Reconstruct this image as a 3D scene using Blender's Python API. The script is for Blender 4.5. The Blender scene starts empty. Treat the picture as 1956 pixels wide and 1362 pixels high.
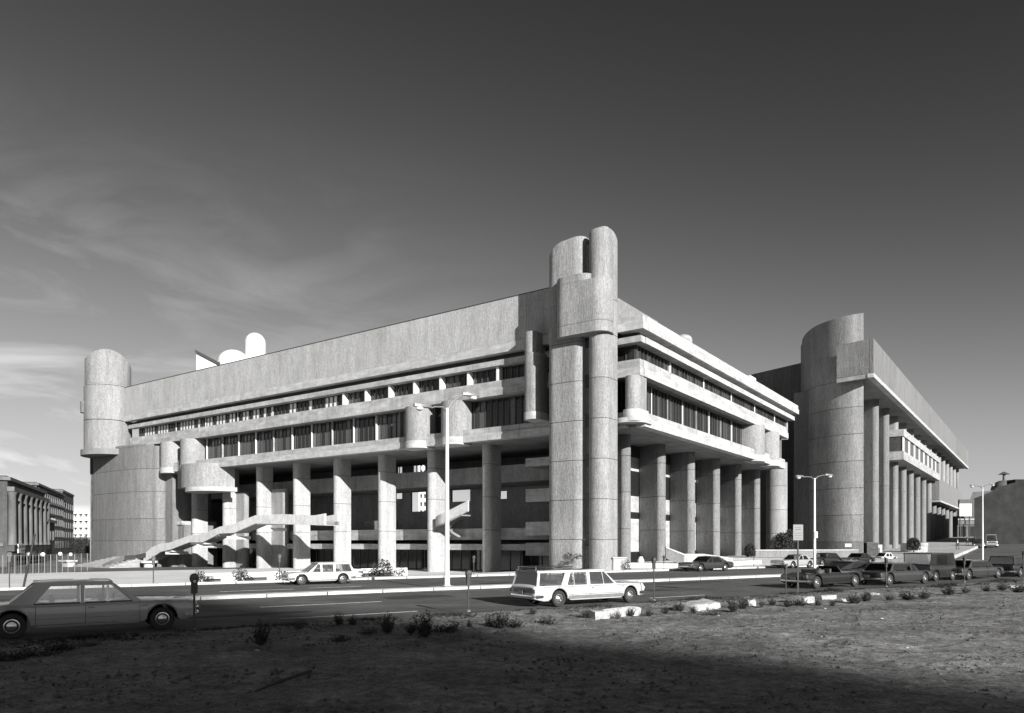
import bpy, bmesh, math, random
from mathutils import Vector, Matrix, noise
R = math.radians
random.seed(7)
scene = bpy.context.scene
# ------------------------------------------------------------------ camera
H = 2.65                       # height of the lens above the street
F = 1404.0                     # focal length in photo pixels (photo 1956 wide)
cam_d = bpy.data.cameras.new('camera'); cam = bpy.data.objects.new('camera', cam_d)
scene.collection.objects.link(cam); scene.camera = cam
cam.location = (0, 0, H); cam.rotation_euler = (R(90), 0, 0)
cam_d.sensor_width = 36.0; cam_d.lens = 36.0 * F / 1956.0
cam_d.shift_y = (1036 - 681) / 1956.0
cam_d.clip_start = 0.2; cam_d.clip_end = 6000
# ------------------------------------------------------------------ world
SUN_ELEV, SUN_AZ = R(18.5), R(150.0)      # azimuth clockwise from +Y
w = bpy.data.worlds.new('World'); scene.world = w; w.use_nodes = True
nt = w.node_tree; nt.nodes.clear(); N = nt.nodes.new; LK = nt.links.new
out = N('ShaderNodeOutputWorld'); bg = N('ShaderNodeBackground'); bg.inputs[1].default_value = 0.10
sky = N('ShaderNodeTexSky'); sky.sky_type = 'NISHITA'; sky.sun_disc = False
sky.sun_elevation = SUN_ELEV; sky.sun_rotation = SUN_AZ
sky.air_density = 1.0; sky.dust_density = 0.6; sky.ozone_density = 1.6; sky.altitude = 50
sep = N('ShaderNodeSeparateColor'); LK(sky.outputs[0], sep.inputs[0])
# black-and-white film behind a red filter: mostly the red of the sky
def wmath(op, a, b=None, c=None):
    m = N('ShaderNodeMath'); m.operation = op
    for i, v in enumerate((a, b, c)):
        if v is None: continue
        if isinstance(v, (int, float)): m.inputs[i].default_value = v
        else: LK(v, m.inputs[i])
    return m.outputs[0]
gray0 = wmath('ADD', wmath('MULTIPLY', sep.outputs[0], 1.35), wmath('MULTIPLY', sep.outputs[2], -0.10))
g2 = wmath('POWER', wmath('MULTIPLY', gray0, .146), 2.4)
gray = wmath('MULTIPLY', wmath('DIVIDE', g2, wmath('ADD', g2, .13)), 3.5)     # film shoulder
tc = N('ShaderNodeTexCoord')
sx = N('ShaderNodeSeparateXYZ'); LK(tc.outputs['Generated'], sx.inputs[0])
# thin cirrus projected on a flat ceiling
inv = wmath('DIVIDE', 1.0, wmath('MAXIMUM', sx.outputs[2], 0.03))
cx = wmath('MULTIPLY', sx.outputs[0], inv); cy = wmath('MULTIPLY', sx.outputs[1], inv)
cmb = N('ShaderNodeCombineXYZ'); LK(cx, cmb.inputs[0]); LK(cy, cmb.inputs[1])
mp = N('ShaderNodeMapping'); mp.inputs['Rotation'].default_value = (0, R(-10), 0); mp.inputs['Scale'].default_value = (4.2, 4.2, 13.0)
mp.inputs['Location'].default_value = (1.3, 0.4, 0)
LK(tc.outputs['Generated'], mp.inputs[0])
n1 = N('ShaderNodeTexNoise'); n1.inputs['Scale'].default_value = 1.0; n1.inputs['Detail'].default_value = 7; n1.inputs['Roughness'].default_value = .58; n1.inputs['Distortion'].default_value = .9
LK(mp.outputs[0], n1.inputs['Vector'])
cr = N('ShaderNodeMapRange'); cr.inputs['From Min'].default_value = .45; cr.inputs['From Max'].default_value = .78; LK(n1.outputs[0], cr.inputs['Value'])
# cloud cover thickens towards the west (left) and towards the horizon
left = N('ShaderNodeMapRange'); left.inputs['From Min'].default_value = .05; left.inputs['From Max'].default_value = -.55; LK(sx.outputs[0], left.inputs['Value'])
low = N('ShaderNodeMapRange'); low.inputs['From Min'].default_value = .50; low.inputs['From Max'].default_value = .02; LK(sx.outputs[2], low.inputs['Value'])
lowc = wmath('POWER', low.outputs[0], 1.6)
cl = wmath('MULTIPLY', wmath('MULTIPLY', cr.outputs[0], left.outputs[0]), lowc)
veil = wmath('MULTIPLY', wmath('MULTIPLY', left.outputs[0], wmath('POWER', low.outputs[0], 5.5)), .50)
cloud = wmath('ADD', wmath('MULTIPLY', cl, 2.1), veil)
tot = wmath('ADD', gray, wmath('MULTIPLY', cloud, 2.2))
cc = N('ShaderNodeCombineColor'); [LK(tot, cc.inputs[i]) for i in range(3)]
LK(cc.outputs[0], bg.inputs[0]); LK(bg.outputs[0], out.inputs[0])
# ------------------------------------------------------------------ sun
sd = bpy.data.lights.new('sun', 'SUN'); sd.energy = 4.6; sd.angle = R(.5); sd.color = (1.0, .99, .97)
so = bpy.data.objects.new('sun', sd); scene.collection.objects.link(so)
tos = Vector((math.sin(SUN_AZ) * math.cos(SUN_ELEV), math.cos(SUN_AZ) * math.cos(SUN_ELEV), math.sin(SUN_ELEV)))
so.rotation_euler = tos.to_track_quat('Z', 'Y').to_euler(); so.location = (0, 0, 60)
vs = scene.view_settings
scene.display_settings.display_device = 'sRGB'
vs.view_transform = 'Standard'; vs.look = 'None'; vs.exposure = 0.84; vs.gamma = 1; vs.use_curve_mapping = False
scene.cycles.max_bounces = 6; scene.cycles.diffuse_bounces = 3; scene.cycles.glossy_bounces = 3
scene.cycles.transparent_max_bounces = 12; scene.cycles.caustics_reflective = False; scene.cycles.caustics_refractive = False
# ------------------------------------------------------------------ materials
MAT = {}
def new_mat(name):
    m = bpy.data.materials.new(name); m.use_nodes = True
    MAT[name] = m
    return m, m.node_tree, m.node_tree.nodes['Principled BSDF']
def g3(v): return (v, v, v, 1)
def mapped_noise(t, scale, vec, detail=3, rough=.6, coord='pos'):
    n = t.nodes.new('ShaderNodeTexNoise'); mpn = t.nodes.new('ShaderNodeMapping')
    mpn.inputs['Scale'].default_value = vec
    if coord == 'pos':
        g = t.nodes.new('ShaderNodeNewGeometry'); t.links.new(g.outputs['Position'], mpn.inputs[0])
    else:
        g = t.nodes.new('ShaderNodeTexCoord'); t.links.new(g.outputs['Object'], mpn.inputs[0])
    t.links.new(mpn.outputs[0], n.inputs['Vector'])
    n.inputs['Scale'].default_value = scale; n.inputs['Detail'].default_value = detail; n.inputs['Roughness'].default_value = rough
    return n.outputs[0]
def mmath(t, op, a, b=None):
    m = t.nodes.new('ShaderNodeMath'); m.operation = op
    for i, v in enumerate((a, b)):
        if v is None: continue
        if isinstance(v, (int, float)): m.inputs[i].default_value = v
        else: t.links.new(v, m.inputs[i])
    return m.outputs[0]
def mrange(t, v, a, b, c, d):
    m = t.nodes.new('ShaderNodeMapRange')
    for k, x in zip(('From Min', 'From Max', 'To Min', 'To Max'), (a, b, c, d)): m.inputs[k].default_value = x
    t.links.new(v, m.inputs['Value']); return m.outputs[0]
def weathered(name, base, layers, rough=.85, bump=0, bump_src=0, coord='pos', spec=.3, rnd=0):
    """layers: (scale, vec, detail, lo, hi) multiply the base grey"""
    m, t, p = new_mat(name)
    val = None; srcs = []
    for (sc, vec, det, lo, hi) in layers:
        n = mapped_noise(t, sc, vec, det, .65, coord); srcs.append(n)
        r = mrange(t, n, .32, .68, lo, hi)
        val = r if val is None else mmath(t, 'MULTIPLY', val, r)
    if rnd:      # every pour and panel came out of its own batch
        oi = t.nodes.new('ShaderNodeObjectInfo'); val = mmath(t, 'MULTIPLY', val, mrange(t, oi.outputs['Random'], 0, 1, 1 - rnd, 1 + rnd))
    val = mmath(t, 'MULTIPLY', val, base)
    c = t.nodes.new('ShaderNodeCombineColor'); [t.links.new(val, c.inputs[i]) for i in range(3)]
    t.links.new(c.outputs[0], p.inputs['Base Color'])
    p.inputs['Roughness'].default_value = rough; p.inputs['Specular IOR Level'].default_value = spec
    if bump:
        b = t.nodes.new('ShaderNodeBump'); b.inputs['Strength'].default_value = bump; b.inputs['Distance'].default_value = .06
        t.links.new(srcs[bump_src], b.inputs['Height']); t.links.new(b.outputs[0], p.inputs['Normal'])
    return m
rough_c = weathered('corduroy_concrete', .285, [(1, (8, 8, 1.0), 4, .84, 1.15), (1, (10, 10, 4.5), 3, .74, 1.27), (1, (1.1, 1.1, .16), 4, .80, 1.12), (1, (.35, .35, .3), 3, .90, 1.08)], bump=.6, rnd=.06)
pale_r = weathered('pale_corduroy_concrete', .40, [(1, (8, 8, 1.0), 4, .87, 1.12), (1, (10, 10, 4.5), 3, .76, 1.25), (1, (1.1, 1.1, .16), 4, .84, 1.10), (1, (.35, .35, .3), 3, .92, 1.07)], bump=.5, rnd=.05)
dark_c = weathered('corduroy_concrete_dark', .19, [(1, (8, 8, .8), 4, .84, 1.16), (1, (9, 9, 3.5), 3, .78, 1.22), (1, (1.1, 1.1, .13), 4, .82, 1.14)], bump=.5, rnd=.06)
smooth_c = weathered('board_marked_concrete', .42, [(1, (.5, .5, 1.6), 5, .70, 1.22), (1, (.12, .12, .5), 3, .86, 1.12), (1, (1.6, 1.6, .25), 4, .82, 1.08), (1, (9, 9, 9), 2, .9, 1.1)], rnd=.07)
lip_c = weathered('pale_lip_concrete', .47, [(1, (.6, .6, 1.8), 5, .74, 1.16), (1, (1.8, 1.8, .3), 4, .86, 1.06), (1, (8, 8, 8), 2, .93, 1.07)])
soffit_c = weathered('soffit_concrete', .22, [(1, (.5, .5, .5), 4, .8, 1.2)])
white_c = weathered('white_painted_concrete', .66, [(1, (1.2, 1.2, .3), 4, .92, 1.05)])
stair_c = weathered('pale_stair_concrete', .58, [(1, (1.6, 1.6, 1.2), 5, .80, 1.12), (1, (12, 12, 4), 2, .9, 1.1)])
brickpav = weathered('brick_stair_paving', .40, [(1, (1.2, 1.2, 3), 4, .82, 1.15)])
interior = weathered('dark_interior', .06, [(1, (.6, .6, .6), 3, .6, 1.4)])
asphalt = weathered('asphalt', .105, [(1, (.7, 1.3, .9), 6, .72, 1.25), (1, (25, 25, 25), 2, .75, 1.25), (1, (.12, .30, .2), 5, .68, 1.28)], bump=.25, bump_src=1, rough=.8)
citygnd = weathered('city_ground', .11, [(1, (.05, .05, .05), 5, .7, 1.3), (1, (1.5, 1.5, 1.5), 3, .85, 1.15)])
plaza_m = weathered('plaza_paving', .72, [(1, (.25, .25, .25), 5, .84, 1.08), (1, (4, 4, 4), 3, .92, 1.05)])
kerb_m = weathered('granite_kerb', .52, [(1, (1.4, 1.4, 1.4), 5, .75, 1.2), (1, (20, 20, 20), 2, .85, 1.15)])
block_m = weathered('pale_granite_block', .42, [(1, (4, 4, 4), 5, .60, 1.25), (1, (20, 20, 20), 2, .85, 1.12)], bump=.5)
paint_line = weathered('road_line_paint', .62, [(1, (6, 6, 6), 5, .55, 1.15)])
dirt = weathered('packed_dirt', .17, [(1, (.30, .42, .35), 6, .62, 1.42), (1, (1.1, 1.1, 1.1), 6, .70, 1.3), (1, (4.6, 4.6, 4.6), 6, .50, 1.5), (1, (20, 20, 20), 3, .55, 1.5)], bump=1.0, bump_src=1)
pebble_m = weathered('pebbles', .13, [(1, (9, 9, 9), 2, .35, 1.8)])
brick_d = weathered('sooty_brick', .075, [(1, (.6, .6, .3), 5, .7, 1.35), (1, (7, 7, 14), 2, .8, 1.2)])
brick_m = weathered('brown_brick', .10, [(1, (.5, .5, .3), 5, .75, 1.3), (1, (6, 6, 14), 2, .8, 1.2)])
stone_d = weathered('sooty_limestone', .14, [(1, (.8, .8, .25), 5, .65, 1.3)])
black_b = weathered('black_brick', .02, [(1, (.3, .3, .3), 5, .5, 1.6)])  # near-black base grey, mottled by noise
apt_m = weathered('pale_apartment_concrete', .68, [(1, (.3, .3, .3), 3, .9, 1.08)])
slate = weathered('roof_slate', .09, [(1, (1, 1, 3), 4, .7, 1.3)])
roofing = weathered('roof_gravel', .22, [(1, (2, 2, 2), 4, .8, 1.2)])
weed_m = weathered('weed_leaf', .030, [(1, (7, 7, 7), 3, .45, 1.8)], rough=.7)
weed_dry = weathered('dry_weed_leaf', .08, [(1, (7, 7, 7), 3, .5, 1.5)], rough=.8)
leaf_m = weathered('shrub_leaf', .034, [(1, (4, 4, 4), 3, .5, 1.6)], rough=.7)
bark = weathered('bark', .08, [(1, (6, 6, 1), 3, .7, 1.3)])
wood = weathered('charred_wood', .035, [(1, (3, 30, 3), 3, .6, 1.5)], coord='obj')
lamp_m = weathered('galvanised_pole', .70, [(1, (3, 3, .6), 3, .88, 1.08)], rough=.5)
def simple(name, base, rough=.5, metal=0, coat=0, spec=.5, var=.08):
    m, t, p = new_mat(name)
    n = mapped_noise(t, 3, (1, 1, 1), 4, .6, 'obj')
    r = mmath(t, 'MULTIPLY', mrange(t, n, .3, .7, 1 - var, 1 + var), base)
    c = t.nodes.new('ShaderNodeCombineColor'); [t.links.new(r, c.inputs[i]) for i in range(3)]
    t.links.new(c.outputs[0], p.inputs['Base Color'])
    t.links.new(mrange(t, n, .3, .7, max(.02, rough * .8), min(1, rough * 1.25)), p.inputs['Roughness'])
    p.inputs['Metallic'].default_value = metal; p.inputs['Coat Weight'].default_value = coat; p.inputs['Coat Roughness'].default_value = .08
    p.inputs['Specular IOR Level'].default_value = spec
    return m
dark_glass = simple('dark_window_glass', .018, .07, var=.3, spec=.7)
mid_glass = simple('drawn_curtain_glass', .07, .35, coat=1, var=.35)
pale_glass = simple('pale_blind_glass', .80, .5, coat=.6, var=.1)
mullion_m = simple('dark_bronze_mullion', .05, .5)
fin_m = simple('pale_concrete_fin', .75, .8)
chrome = simple('chrome', .75, .16, metal=1)
rubber = simple('tyre_rubber', .022, .85)
hub = simple('hubcap_steel', .65, .25, metal=.9)
blackp = simple('black_iron', .02, .6)
metal_g = simple('grey_metal', .22, .5, metal=.4)
meter_m = simple('meter_housing', .06, .4, metal=.3)
seat_m = simple('seat_vinyl', .06, .6)
sign_w = simple('sign_enamel', .72, .5)
sign_g = simple('sign_enamel_grey', .19, .5)
lens = simple('lamp_lens', .55, .15, coat=.5)
tail = simple('tail_lamp_lens', .10, .2, coat=.8)
grille_m = simple('dark_grille', .03, .4)
def paint(name, base): return simple(name, base, .38, coat=1.0, var=.03)
P_grey = paint('grey_car_paint', .30); P_white = paint('white_car_paint', .55); P_black = paint('black_car_paint', .012)
P_dark = paint('dark_car_paint', .03); P_mid = paint('silver_car_paint', .33); P_char = paint('charcoal_car_paint', .035)
gm, gt, gp_ = new_mat('clear_car_glass')
gt.nodes.remove(gp_)
tr = gt.nodes.new('ShaderNodeBsdfTransparent'); tr.inputs[0].default_value = g3(.94)
gl = gt.nodes.new('ShaderNodeBsdfGlossy'); gl.inputs[0].default_value = g3(.9); gl.inputs['Roughness'].default_value = .03
fr = gt.nodes.new('ShaderNodeFresnel'); fr.inputs[0].default_value = 1.5
mx = gt.nodes.new('ShaderNodeMixShader'); gt.links.new(mmath(gt, 'ADD', fr.outputs[0], .12), mx.inputs[0]); gt.links.new(tr.outputs[0], mx.inputs[1]); gt.links.new(gl.outputs[0], mx.inputs[2])
gt.links.new(mx.outputs[0], gt.nodes['Material Output'].inputs[0])
clod_m = weathered('earth_clods', .07, [(1, (5, 5, 5), 4, .5, 1.6)])
tar_m = weathered('tar', .045, [(1, (3, 3, 3), 4, .7, 1.3)]); iron_m = simple('cast_iron', .05, .5, metal=.5)
meter_dial = simple('meter_dial_glass', .10, .2, coat=.6)
# ------------------------------------------------------------------ helpers
COL = scene.collection
WLOC = {}
def tagp(o, label=None, cat=None, group=None, kind=None):
    if label: o['label'] = label
    if cat: o['category'] = cat
    if group: o['group'] = group
    if kind: o['kind'] = kind
    return o
def thing(name, loc, label, cat, group=None, rz=0):
    o = bpy.data.objects.new(name, None); COL.objects.link(o); o.location = loc; o.rotation_euler = (0, 0, rz)
    o.empty_display_size = .5
    WLOC[o.name] = Matrix.Translation(Vector(loc)) @ Matrix.Rotation(rz, 4, 'Z')
    return tagp(o, label, cat, group)
class MB:
    """collects closed pieces; build() links them as one object"""
    def __init__(s): s.v = []; s.f = []; s.mi = []
    def add(s, vs_, fs, mi=0):
        o = len(s.v); s.v += [tuple(p) for p in vs_]; s.f += [tuple(i + o for i in f) for f in fs]; s.mi += [mi] * len(fs)
        return s
    def box(s, x0, x1, y0, y1, z0, z1, tf=None, mi=0):
        c = [(x, y, z) for z in (z0, z1) for x, y in ((x0, y0), (x1, y0), (x1, y1), (x0, y1))]
        if tf: c = [tf(*p) for p in c]
        return s.add(c, [(0, 1, 2, 3), (4, 5, 6, 7), (0, 1, 5, 4), (1, 2, 6, 5), (2, 3, 7, 6), (3, 0, 4, 7)], mi)
    def prism(s, poly, z0, z1, tf=None, mi=0):
        if len(poly) > 8:      # short runs next to the corners keep the long flats flat when shaded smooth
            q = []; k_ = 0
            for (xa, ya), (xb, yb) in zip(poly, list(poly[1:]) + [poly[0]]):
                d = math.hypot(xb - xa, yb - ya); q.append((xa, ya))
                i = k_; k_ += 1; n_ = len(poly)
                (xp, yp), (xn, yn) = poly[i - 1], poly[(i + 2) % n_]
                if d > .45 and math.hypot(xa - xp, ya - yp) < .4 * d: q.append((xa + (xb - xa) * .04 / d, ya + (yb - ya) * .04 / d))
                if d > .45 and math.hypot(xn - xb, yn - yb) < .4 * d: q.append((xb - (xb - xa) * .04 / d, yb - (yb - ya) * .04 / d))
            poly = q
        n = len(poly)
        zt = z1 if callable(z1) else (lambda x, y: z1)
        zb = z0 if callable(z0) else (lambda x, y: z0)
        c = [(x, y, zb(x, y)) for x, y in poly] + [(x, y, zt(x, y)) for x, y in poly]
        if tf: c = [tf(*p) for p in c]
        return s.add(c, [tuple(range(n)), tuple(range(n, 2 * n))] + [(i, (i + 1) % n, n + (i + 1) % n, n + i) for i in range(n)], mi)
    def rings(s, rings, mi=0, caps=True, tf=None):
        n = len(rings[0]); c = [p for r in rings for p in r]
        if tf: c = [tf(*p) for p in c]
        fs = [(k * n + i, k * n + (i + 1) % n, (k + 1) * n + (i + 1) % n, (k + 1) * n + i) for k in range(len(rings) - 1) for i in range(n)]
        if caps: fs += [tuple(range(n)), tuple(range((len(rings) - 1) * n, len(rings) * n))]
        return s.add(c, fs, mi)
    def lathe(s, prof, n=20, tf=None, mi=0, caps=True):
        return s.rings([[(r * math.cos(2 * math.pi * i / n), r * math.sin(2 * math.pi * i / n), z) for i in range(n)] for r, z in prof], mi, caps, tf)
    def tube(s, pts, r, n=8, mi=0):
        pts = [Vector(p) for p in pts]; rs = r if isinstance(r, (list, tuple)) else [r] * len(pts); rr = []
        for i, p in enumerate(pts):
            d = (pts[min(i + 1, len(pts) - 1)] - pts[max(i - 1, 0)]).normalized()
            u = d.cross(Vector((0, 0, 1)) if abs(d.z) < .95 else Vector((1, 0, 0))).normalized(); vv = d.cross(u)
            rr.append([tuple(p + (u * math.cos(2 * math.pi * k / n) + vv * math.sin(2 * math.pi * k / n)) * rs[i]) for k in range(n)])
        return s.rings(rr, mi)
    def mesh(s, name, mats, smooth=None, org=None, recalc=True):
        me = bpy.data.meshes.new(name)
        o = Vector(org) if org is not None else Vector((0, 0, 0))
        me.from_pydata([Vector(p) - o for p in s.v], [], s.f)
        mats = mats if isinstance(mats, (list, tuple)) else [mats]
        for m in mats: me.materials.append(m)
        if len(mats) > 1: me.polygons.foreach_set('material_index', s.mi)
        if recalc:
            bm = bmesh.new(); bm.from_mesh(me); bmesh.ops.recalc_face_normals(bm, faces=bm.faces); bm.to_mesh(me); bm.free()
        if smooth:
            me.shade_smooth(); me.set_sharp_from_angle(angle=R(smooth))
        me.update(); return me
    def build(s, name, mats, parent=None, smooth=None, world=True, recalc=True, label=None):
        """vertices are world coordinates (world=True) or the thing's own local ones (world=False)"""
        n = len(s.v); lo = [min(p[i] for p in s.v) for i in range(3)]; hi = [max(p[i] for p in s.v) for i in range(3)]
        org = Vector(((lo[0] + hi[0]) / 2, (lo[1] + hi[1]) / 2, lo[2]))
        me = s.mesh(name, mats, smooth, org, recalc)
        o = bpy.data.objects.new(name, me); COL.objects.link(o)
        if parent is not None:
            o.parent = parent
            PM = WLOC[parent.name]
            if world:
                L = PM.inverted() @ Matrix.Translation(org)
                o.matrix_basis = L
                WLOC[o.name] = Matrix.Translation(org)
            else:
                # local to the root thing: parent may be a part of the root
                RM = parent_root(parent)
                o.matrix_basis = PM.inverted() @ RM @ Matrix.Translation(org)
                WLOC[o.name] = RM @ Matrix.Translation(org)
        else:
            o.location = org; WLOC[o.name] = Matrix.Translation(org)
        if label: o['label'] = label
        return o
def parent_root(p):
    while p.parent: p = p.parent
    return WLOC[p.name]
def inst(src, loc, parent=None, rz=0, sc=None, name=None):
    """another object sharing src's mesh, at a world place"""
    o = bpy.data.objects.new(name or src.name.split('.')[0], src.data); COL.objects.link(o)
    M = Matrix.Translation(Vector(loc)) @ Matrix.Rotation(rz, 4, 'Z')
    if sc: M = M @ Matrix.Diagonal((*sc, 1))
    if parent is not None: o.parent = parent; o.matrix_basis = WLOC[parent.name].inverted() @ M
    else: o.matrix_basis = M
    WLOC[o.name] = M
    return o
def copy_tree(o, parent=None, loc=None, rz=None, label=None):
    c = o.copy(); COL.objects.link(c); c.parent = parent
    if loc is not None: c.location = loc
    if rz is not None: c.rotation_euler = (0, 0, rz)
    if label: c['label'] = label
    for ch in list(o.children): copy_tree(ch, c)
    return c
def lerp(a, b, t): return a + (b - a) * t
def clamp(x, a=0, b=1): return max(a, min(b, x))
def sstep(e0, e1, x):
    t = clamp((x - e0) / (e1 - e0)); return t * t * (3 - 2 * t)
# frames --------------------------------------------------------------
CX, CY = 12.11, 68.0
def B(a, b, z=0): return (CX - .8183 * a + .5748 * b, CY + .5748 * a + .8183 * b, z)       # big building: a along the left front, b along the right front
DX, DY = 53.1, 108.0
def B2(a, b, z=0): return (DX - .8099 * a + .5866 * b, DY + .5866 * a + .8099 * b, z)      # second building: a inwards, b along its front
ST = math.atan2(.547, .837); SC, SS = math.cos(ST), math.sin(ST)
def S(s, n, z=0): return (SC * s - SS * n, SS * s + SC * n, z)                             # street: s along, n across
def sn(px, n):
    k = (px - 978) / F; Y = n / (SC - SS * k); return SC * k * Y + SS * Y, n                # where a sight line crosses a street line
def gpt(px, py, z=0):
    Y = (H - z) * F / (py - 1036); return ((px - 978) / F * Y, Y, z)
def ground_z(X, Y):
    a = -(X - CX) * .8183 + (Y - CY) * .5748; ww = X * .5748 + Y * .8183; n = -SS * X + SC * Y
    gq = sstep(1, 24, a) * .95 + clamp((a - 24) / 70) * .3
    z = -gq * clamp((n - 49.4) / 14)
    z += max(0, ww - 118) * .026 * sstep(10, -5, a) * (1 - sstep(250, 400, ww) * .3)
    return z
# ------------------------------------------------------------------ ground, streets
def axis(lo, hi, step, far):
    xs = []; x = lo; d = step
    while x > -far: x -= d; d *= 1.35; xs.insert(0, x)
    x = lo
    while x <= hi: xs.append(x); x += step
    d = step; 
    while x < far: xs.append(x); x += d; d *= 1.35
    return xs
xs = axis(-150, 230, 2.5, 3000); ys = axis(-10, 330, 2.5, 3000)
def grid_mesh(name, us, vs_, fn, mat, kind='structure', smooth=True):
    V = [fn(u, v) for v in vs_ for u in us]; nu = len(us)
    Fc = [(j * nu + i, j * nu + i + 1, (j + 1) * nu + i + 1, (j + 1) * nu + i) for j in range(len(vs_) - 1) for i in range(nu - 1)]
    me = bpy.data.meshes.new(name); me.from_pydata(V, [], Fc); me.materials.append(mat)
    if smooth: me.shade_smooth()
    o = bpy.data.objects.new(name, me); COL.objects.link(o); o['kind'] = kind
    WLOC[o.name] = Matrix.Identity(4)
    return o
grid_mesh('ground', xs, ys, lambda x, y: (x, y, ground_z(x, y) - .03), citygnd)
def fr_(a, b, st): 
    n = max(1, int(round((b - a) / st))); return [a + (b - a) * i / n for i in range(n + 1)]
grid_mesh('road', fr_(-110, 120, 4), fr_(23.6, 49.2, 3.2), lambda s, n: S(s, n, 0.0 + max(0, ground_z(*S(s, n)[:2]))), asphalt)
# side street climbing the hill beside the second building
grid_mesh('side_street', fr_(-30, 260, 3), fr_(0, 16, 2), lambda v, t: (lambda p: (p[0], p[1], ground_z(p[0], p[1]) + .03))((B2(-11 - t, v))), asphalt)
# plaza sheet of the big building, edges dropped as a kerb skirt
def plaza_z(x, y): return ground_z(x, y) + .12
def skirt_sheet(name, us, vs_, fn, mat, drop=.25, kind='structure'):
    V = [fn(u, v) for v in vs_ for u in us]; nu, nv = len(us), len(vs_)
    Fc = [(j * nu + i, j * nu + i + 1, (j + 1) * nu + i + 1, (j + 1) * nu + i) for j in range(nv - 1) for i in range(nu - 1)]
    edge = [i for i in range(nu)] + [j * nu + nu - 1 for j in range(1, nv)] + [(nv - 1) * nu + i for i in range(nu - 2, -1, -1)] + [j * nu for j in range(nv - 2, 0, -1)]
    o = len(V); V += [(V[i][0], V[i][1], V[i][2] - drop) for i in edge]; ne = len(edge)
    Fc += [(edge[k], edge[(k + 1) % ne], o + (k + 1) % ne, o + k) for k in range(ne)]
    me = bpy.data.meshes.new(name); me.from_pydata(V, [], Fc); me.materials.append(mat)
    ob = bpy.data.objects.new(name, me); COL.objects.link(ob); ob['kind'] = kind; WLOC[ob.name] = Matrix.Identity(4)
    return ob
def sp(s, n): p = S(s, n); return (p[0], p[1], plaza_z(p[0], p[1]))
skirt_sheet('plaza', fr_(-60, 72, 3), fr_(49.62, 105, 2.2), sp, plaza_m)
# granite kerb along the plaza: separate stones
kerb = thing('granite_kerb', S(0, 49.3), 'long pale granite kerb between the road and the bright plaza', 'kerb')
kb = MB().box(-1.47, 1.47, -.14, .14, -.2, .145).mesh('kerb_stone', kerb_m)
ksrc = bpy.data.objects.new('kerb_stone', kb)
for i in range(44):
    s0 = -58 + i * 3.0; o = inst(ksrc, S(s0 + 1.5, 49.42, 0), kerb, ST, name='kerb_stone')
# median
skirt_sheet('median', fr_(-110, 57.5, 4), [36.45, 37.15], lambda s, n: S(s, n, .15), kerb_m)
med = thing('granite_kerb', S(0, 36.3), 'narrow granite kerb along the near side of the road median', 'kerb')
for i in range(55):
    inst(ksrc, S(-106 + i * 3.0, 36.3, .0), med, ST, name='kerb_stone')
# dirt lot
def lot_z(s, n):
    x, y, _ = S(s, n); e = clamp((23.45 - n) / 1.2)
    z = .03 + .13 * e + e * (.07 * noise.noise((x * .18, y * .18, 1)) + .03 * noise.noise((x * .9, y * .9, 5)) + .034 * noise.noise((x * 2.7, y * 2.7, 9)) + .028 * max(0, noise.noise((x * 6.1, y * 6.1, 3))) * 2)
    z += .12 * e * sstep(6, 40, s) * sstep(23, 14, n) * .6
    return z
grid_mesh('dirt_lot', fr_(-45, -20, .6)[:-1] + fr_(-20, 42, .16) + fr_(42, 75, .5)[1:], fr_(-45, 7, .8)[:-1] + fr_(7, 23.55, .16), lambda s, n: S(s, n, lot_z(s, n)), dirt)
def lot_at(px, py):
    x, y, _ = gpt(px, py, .12)
    s = SC * x + SS * y; n = -SS * x + SC * y
    return (x, y, lot_z(s, min(n, 23.4)) if n < 23.5 else 0.0)
# painted lines
def line(name, p0, n0, p1, n1, w_=.11, z=.006):
    s0, s1 = sn(p0, n0)[0], sn(p1, n1)[0]
    return MB().prism([S(s0, n0 - w_ / 2)[:2], S(s1, n1 - w_ / 2)[:2], S(s1, n1 + w_ / 2)[:2], S(s0, n0 + w_ / 2)[:2]], .004, .008).build(name, paint_line)
for (p0, p1, n_) in ((535, 797, 25.65), (1240, 1345, 25.65), (497, 728, 30.75), (1050, 1130, 31.6), (420, 560, 41.6), (590, 690, 42.0)):
    o = line('road_line', p0, n_, p1, n_); o['kind'] = 'structure'
# tar patches and a manhole
for (s0, s1, n0, n1) in ((14, 17.5, 31.5, 33.2), (2.5, 9, 27.4, 28.1), (24, 26.5, 39, 41), (33, 39, 33.4, 34.4), (-6, -3, 43, 45.4), (28, 30, 29, 30.1)):
    MB().prism([S(s0, n0)[:2], S(s1, n0 + .15)[:2], S(s1 - .2, n1)[:2], S(s0 + .1, n1 - .1)[:2]], .004, .007).build('tar_patch', tar_m)['kind'] = 'structure'
for (px, n, lab) in ((800, 33.6, 'round iron manhole cover in the near lane left of the wagon'), (1330, 40.2, 'round iron manhole cover beyond the median under the dark coupe')):
    x, y, _ = S(*sn(px, n)); o = MB().lathe([(.36, .004), (.36, .010), (.30, .012), (.05, .012)], 24, lambda a, b, c: (x + a, y + b, c)).build('manhole_cover', iron_m); tagp(o, lab, 'manhole cover')
mbc = MB(); rc = random.Random(2)
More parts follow.
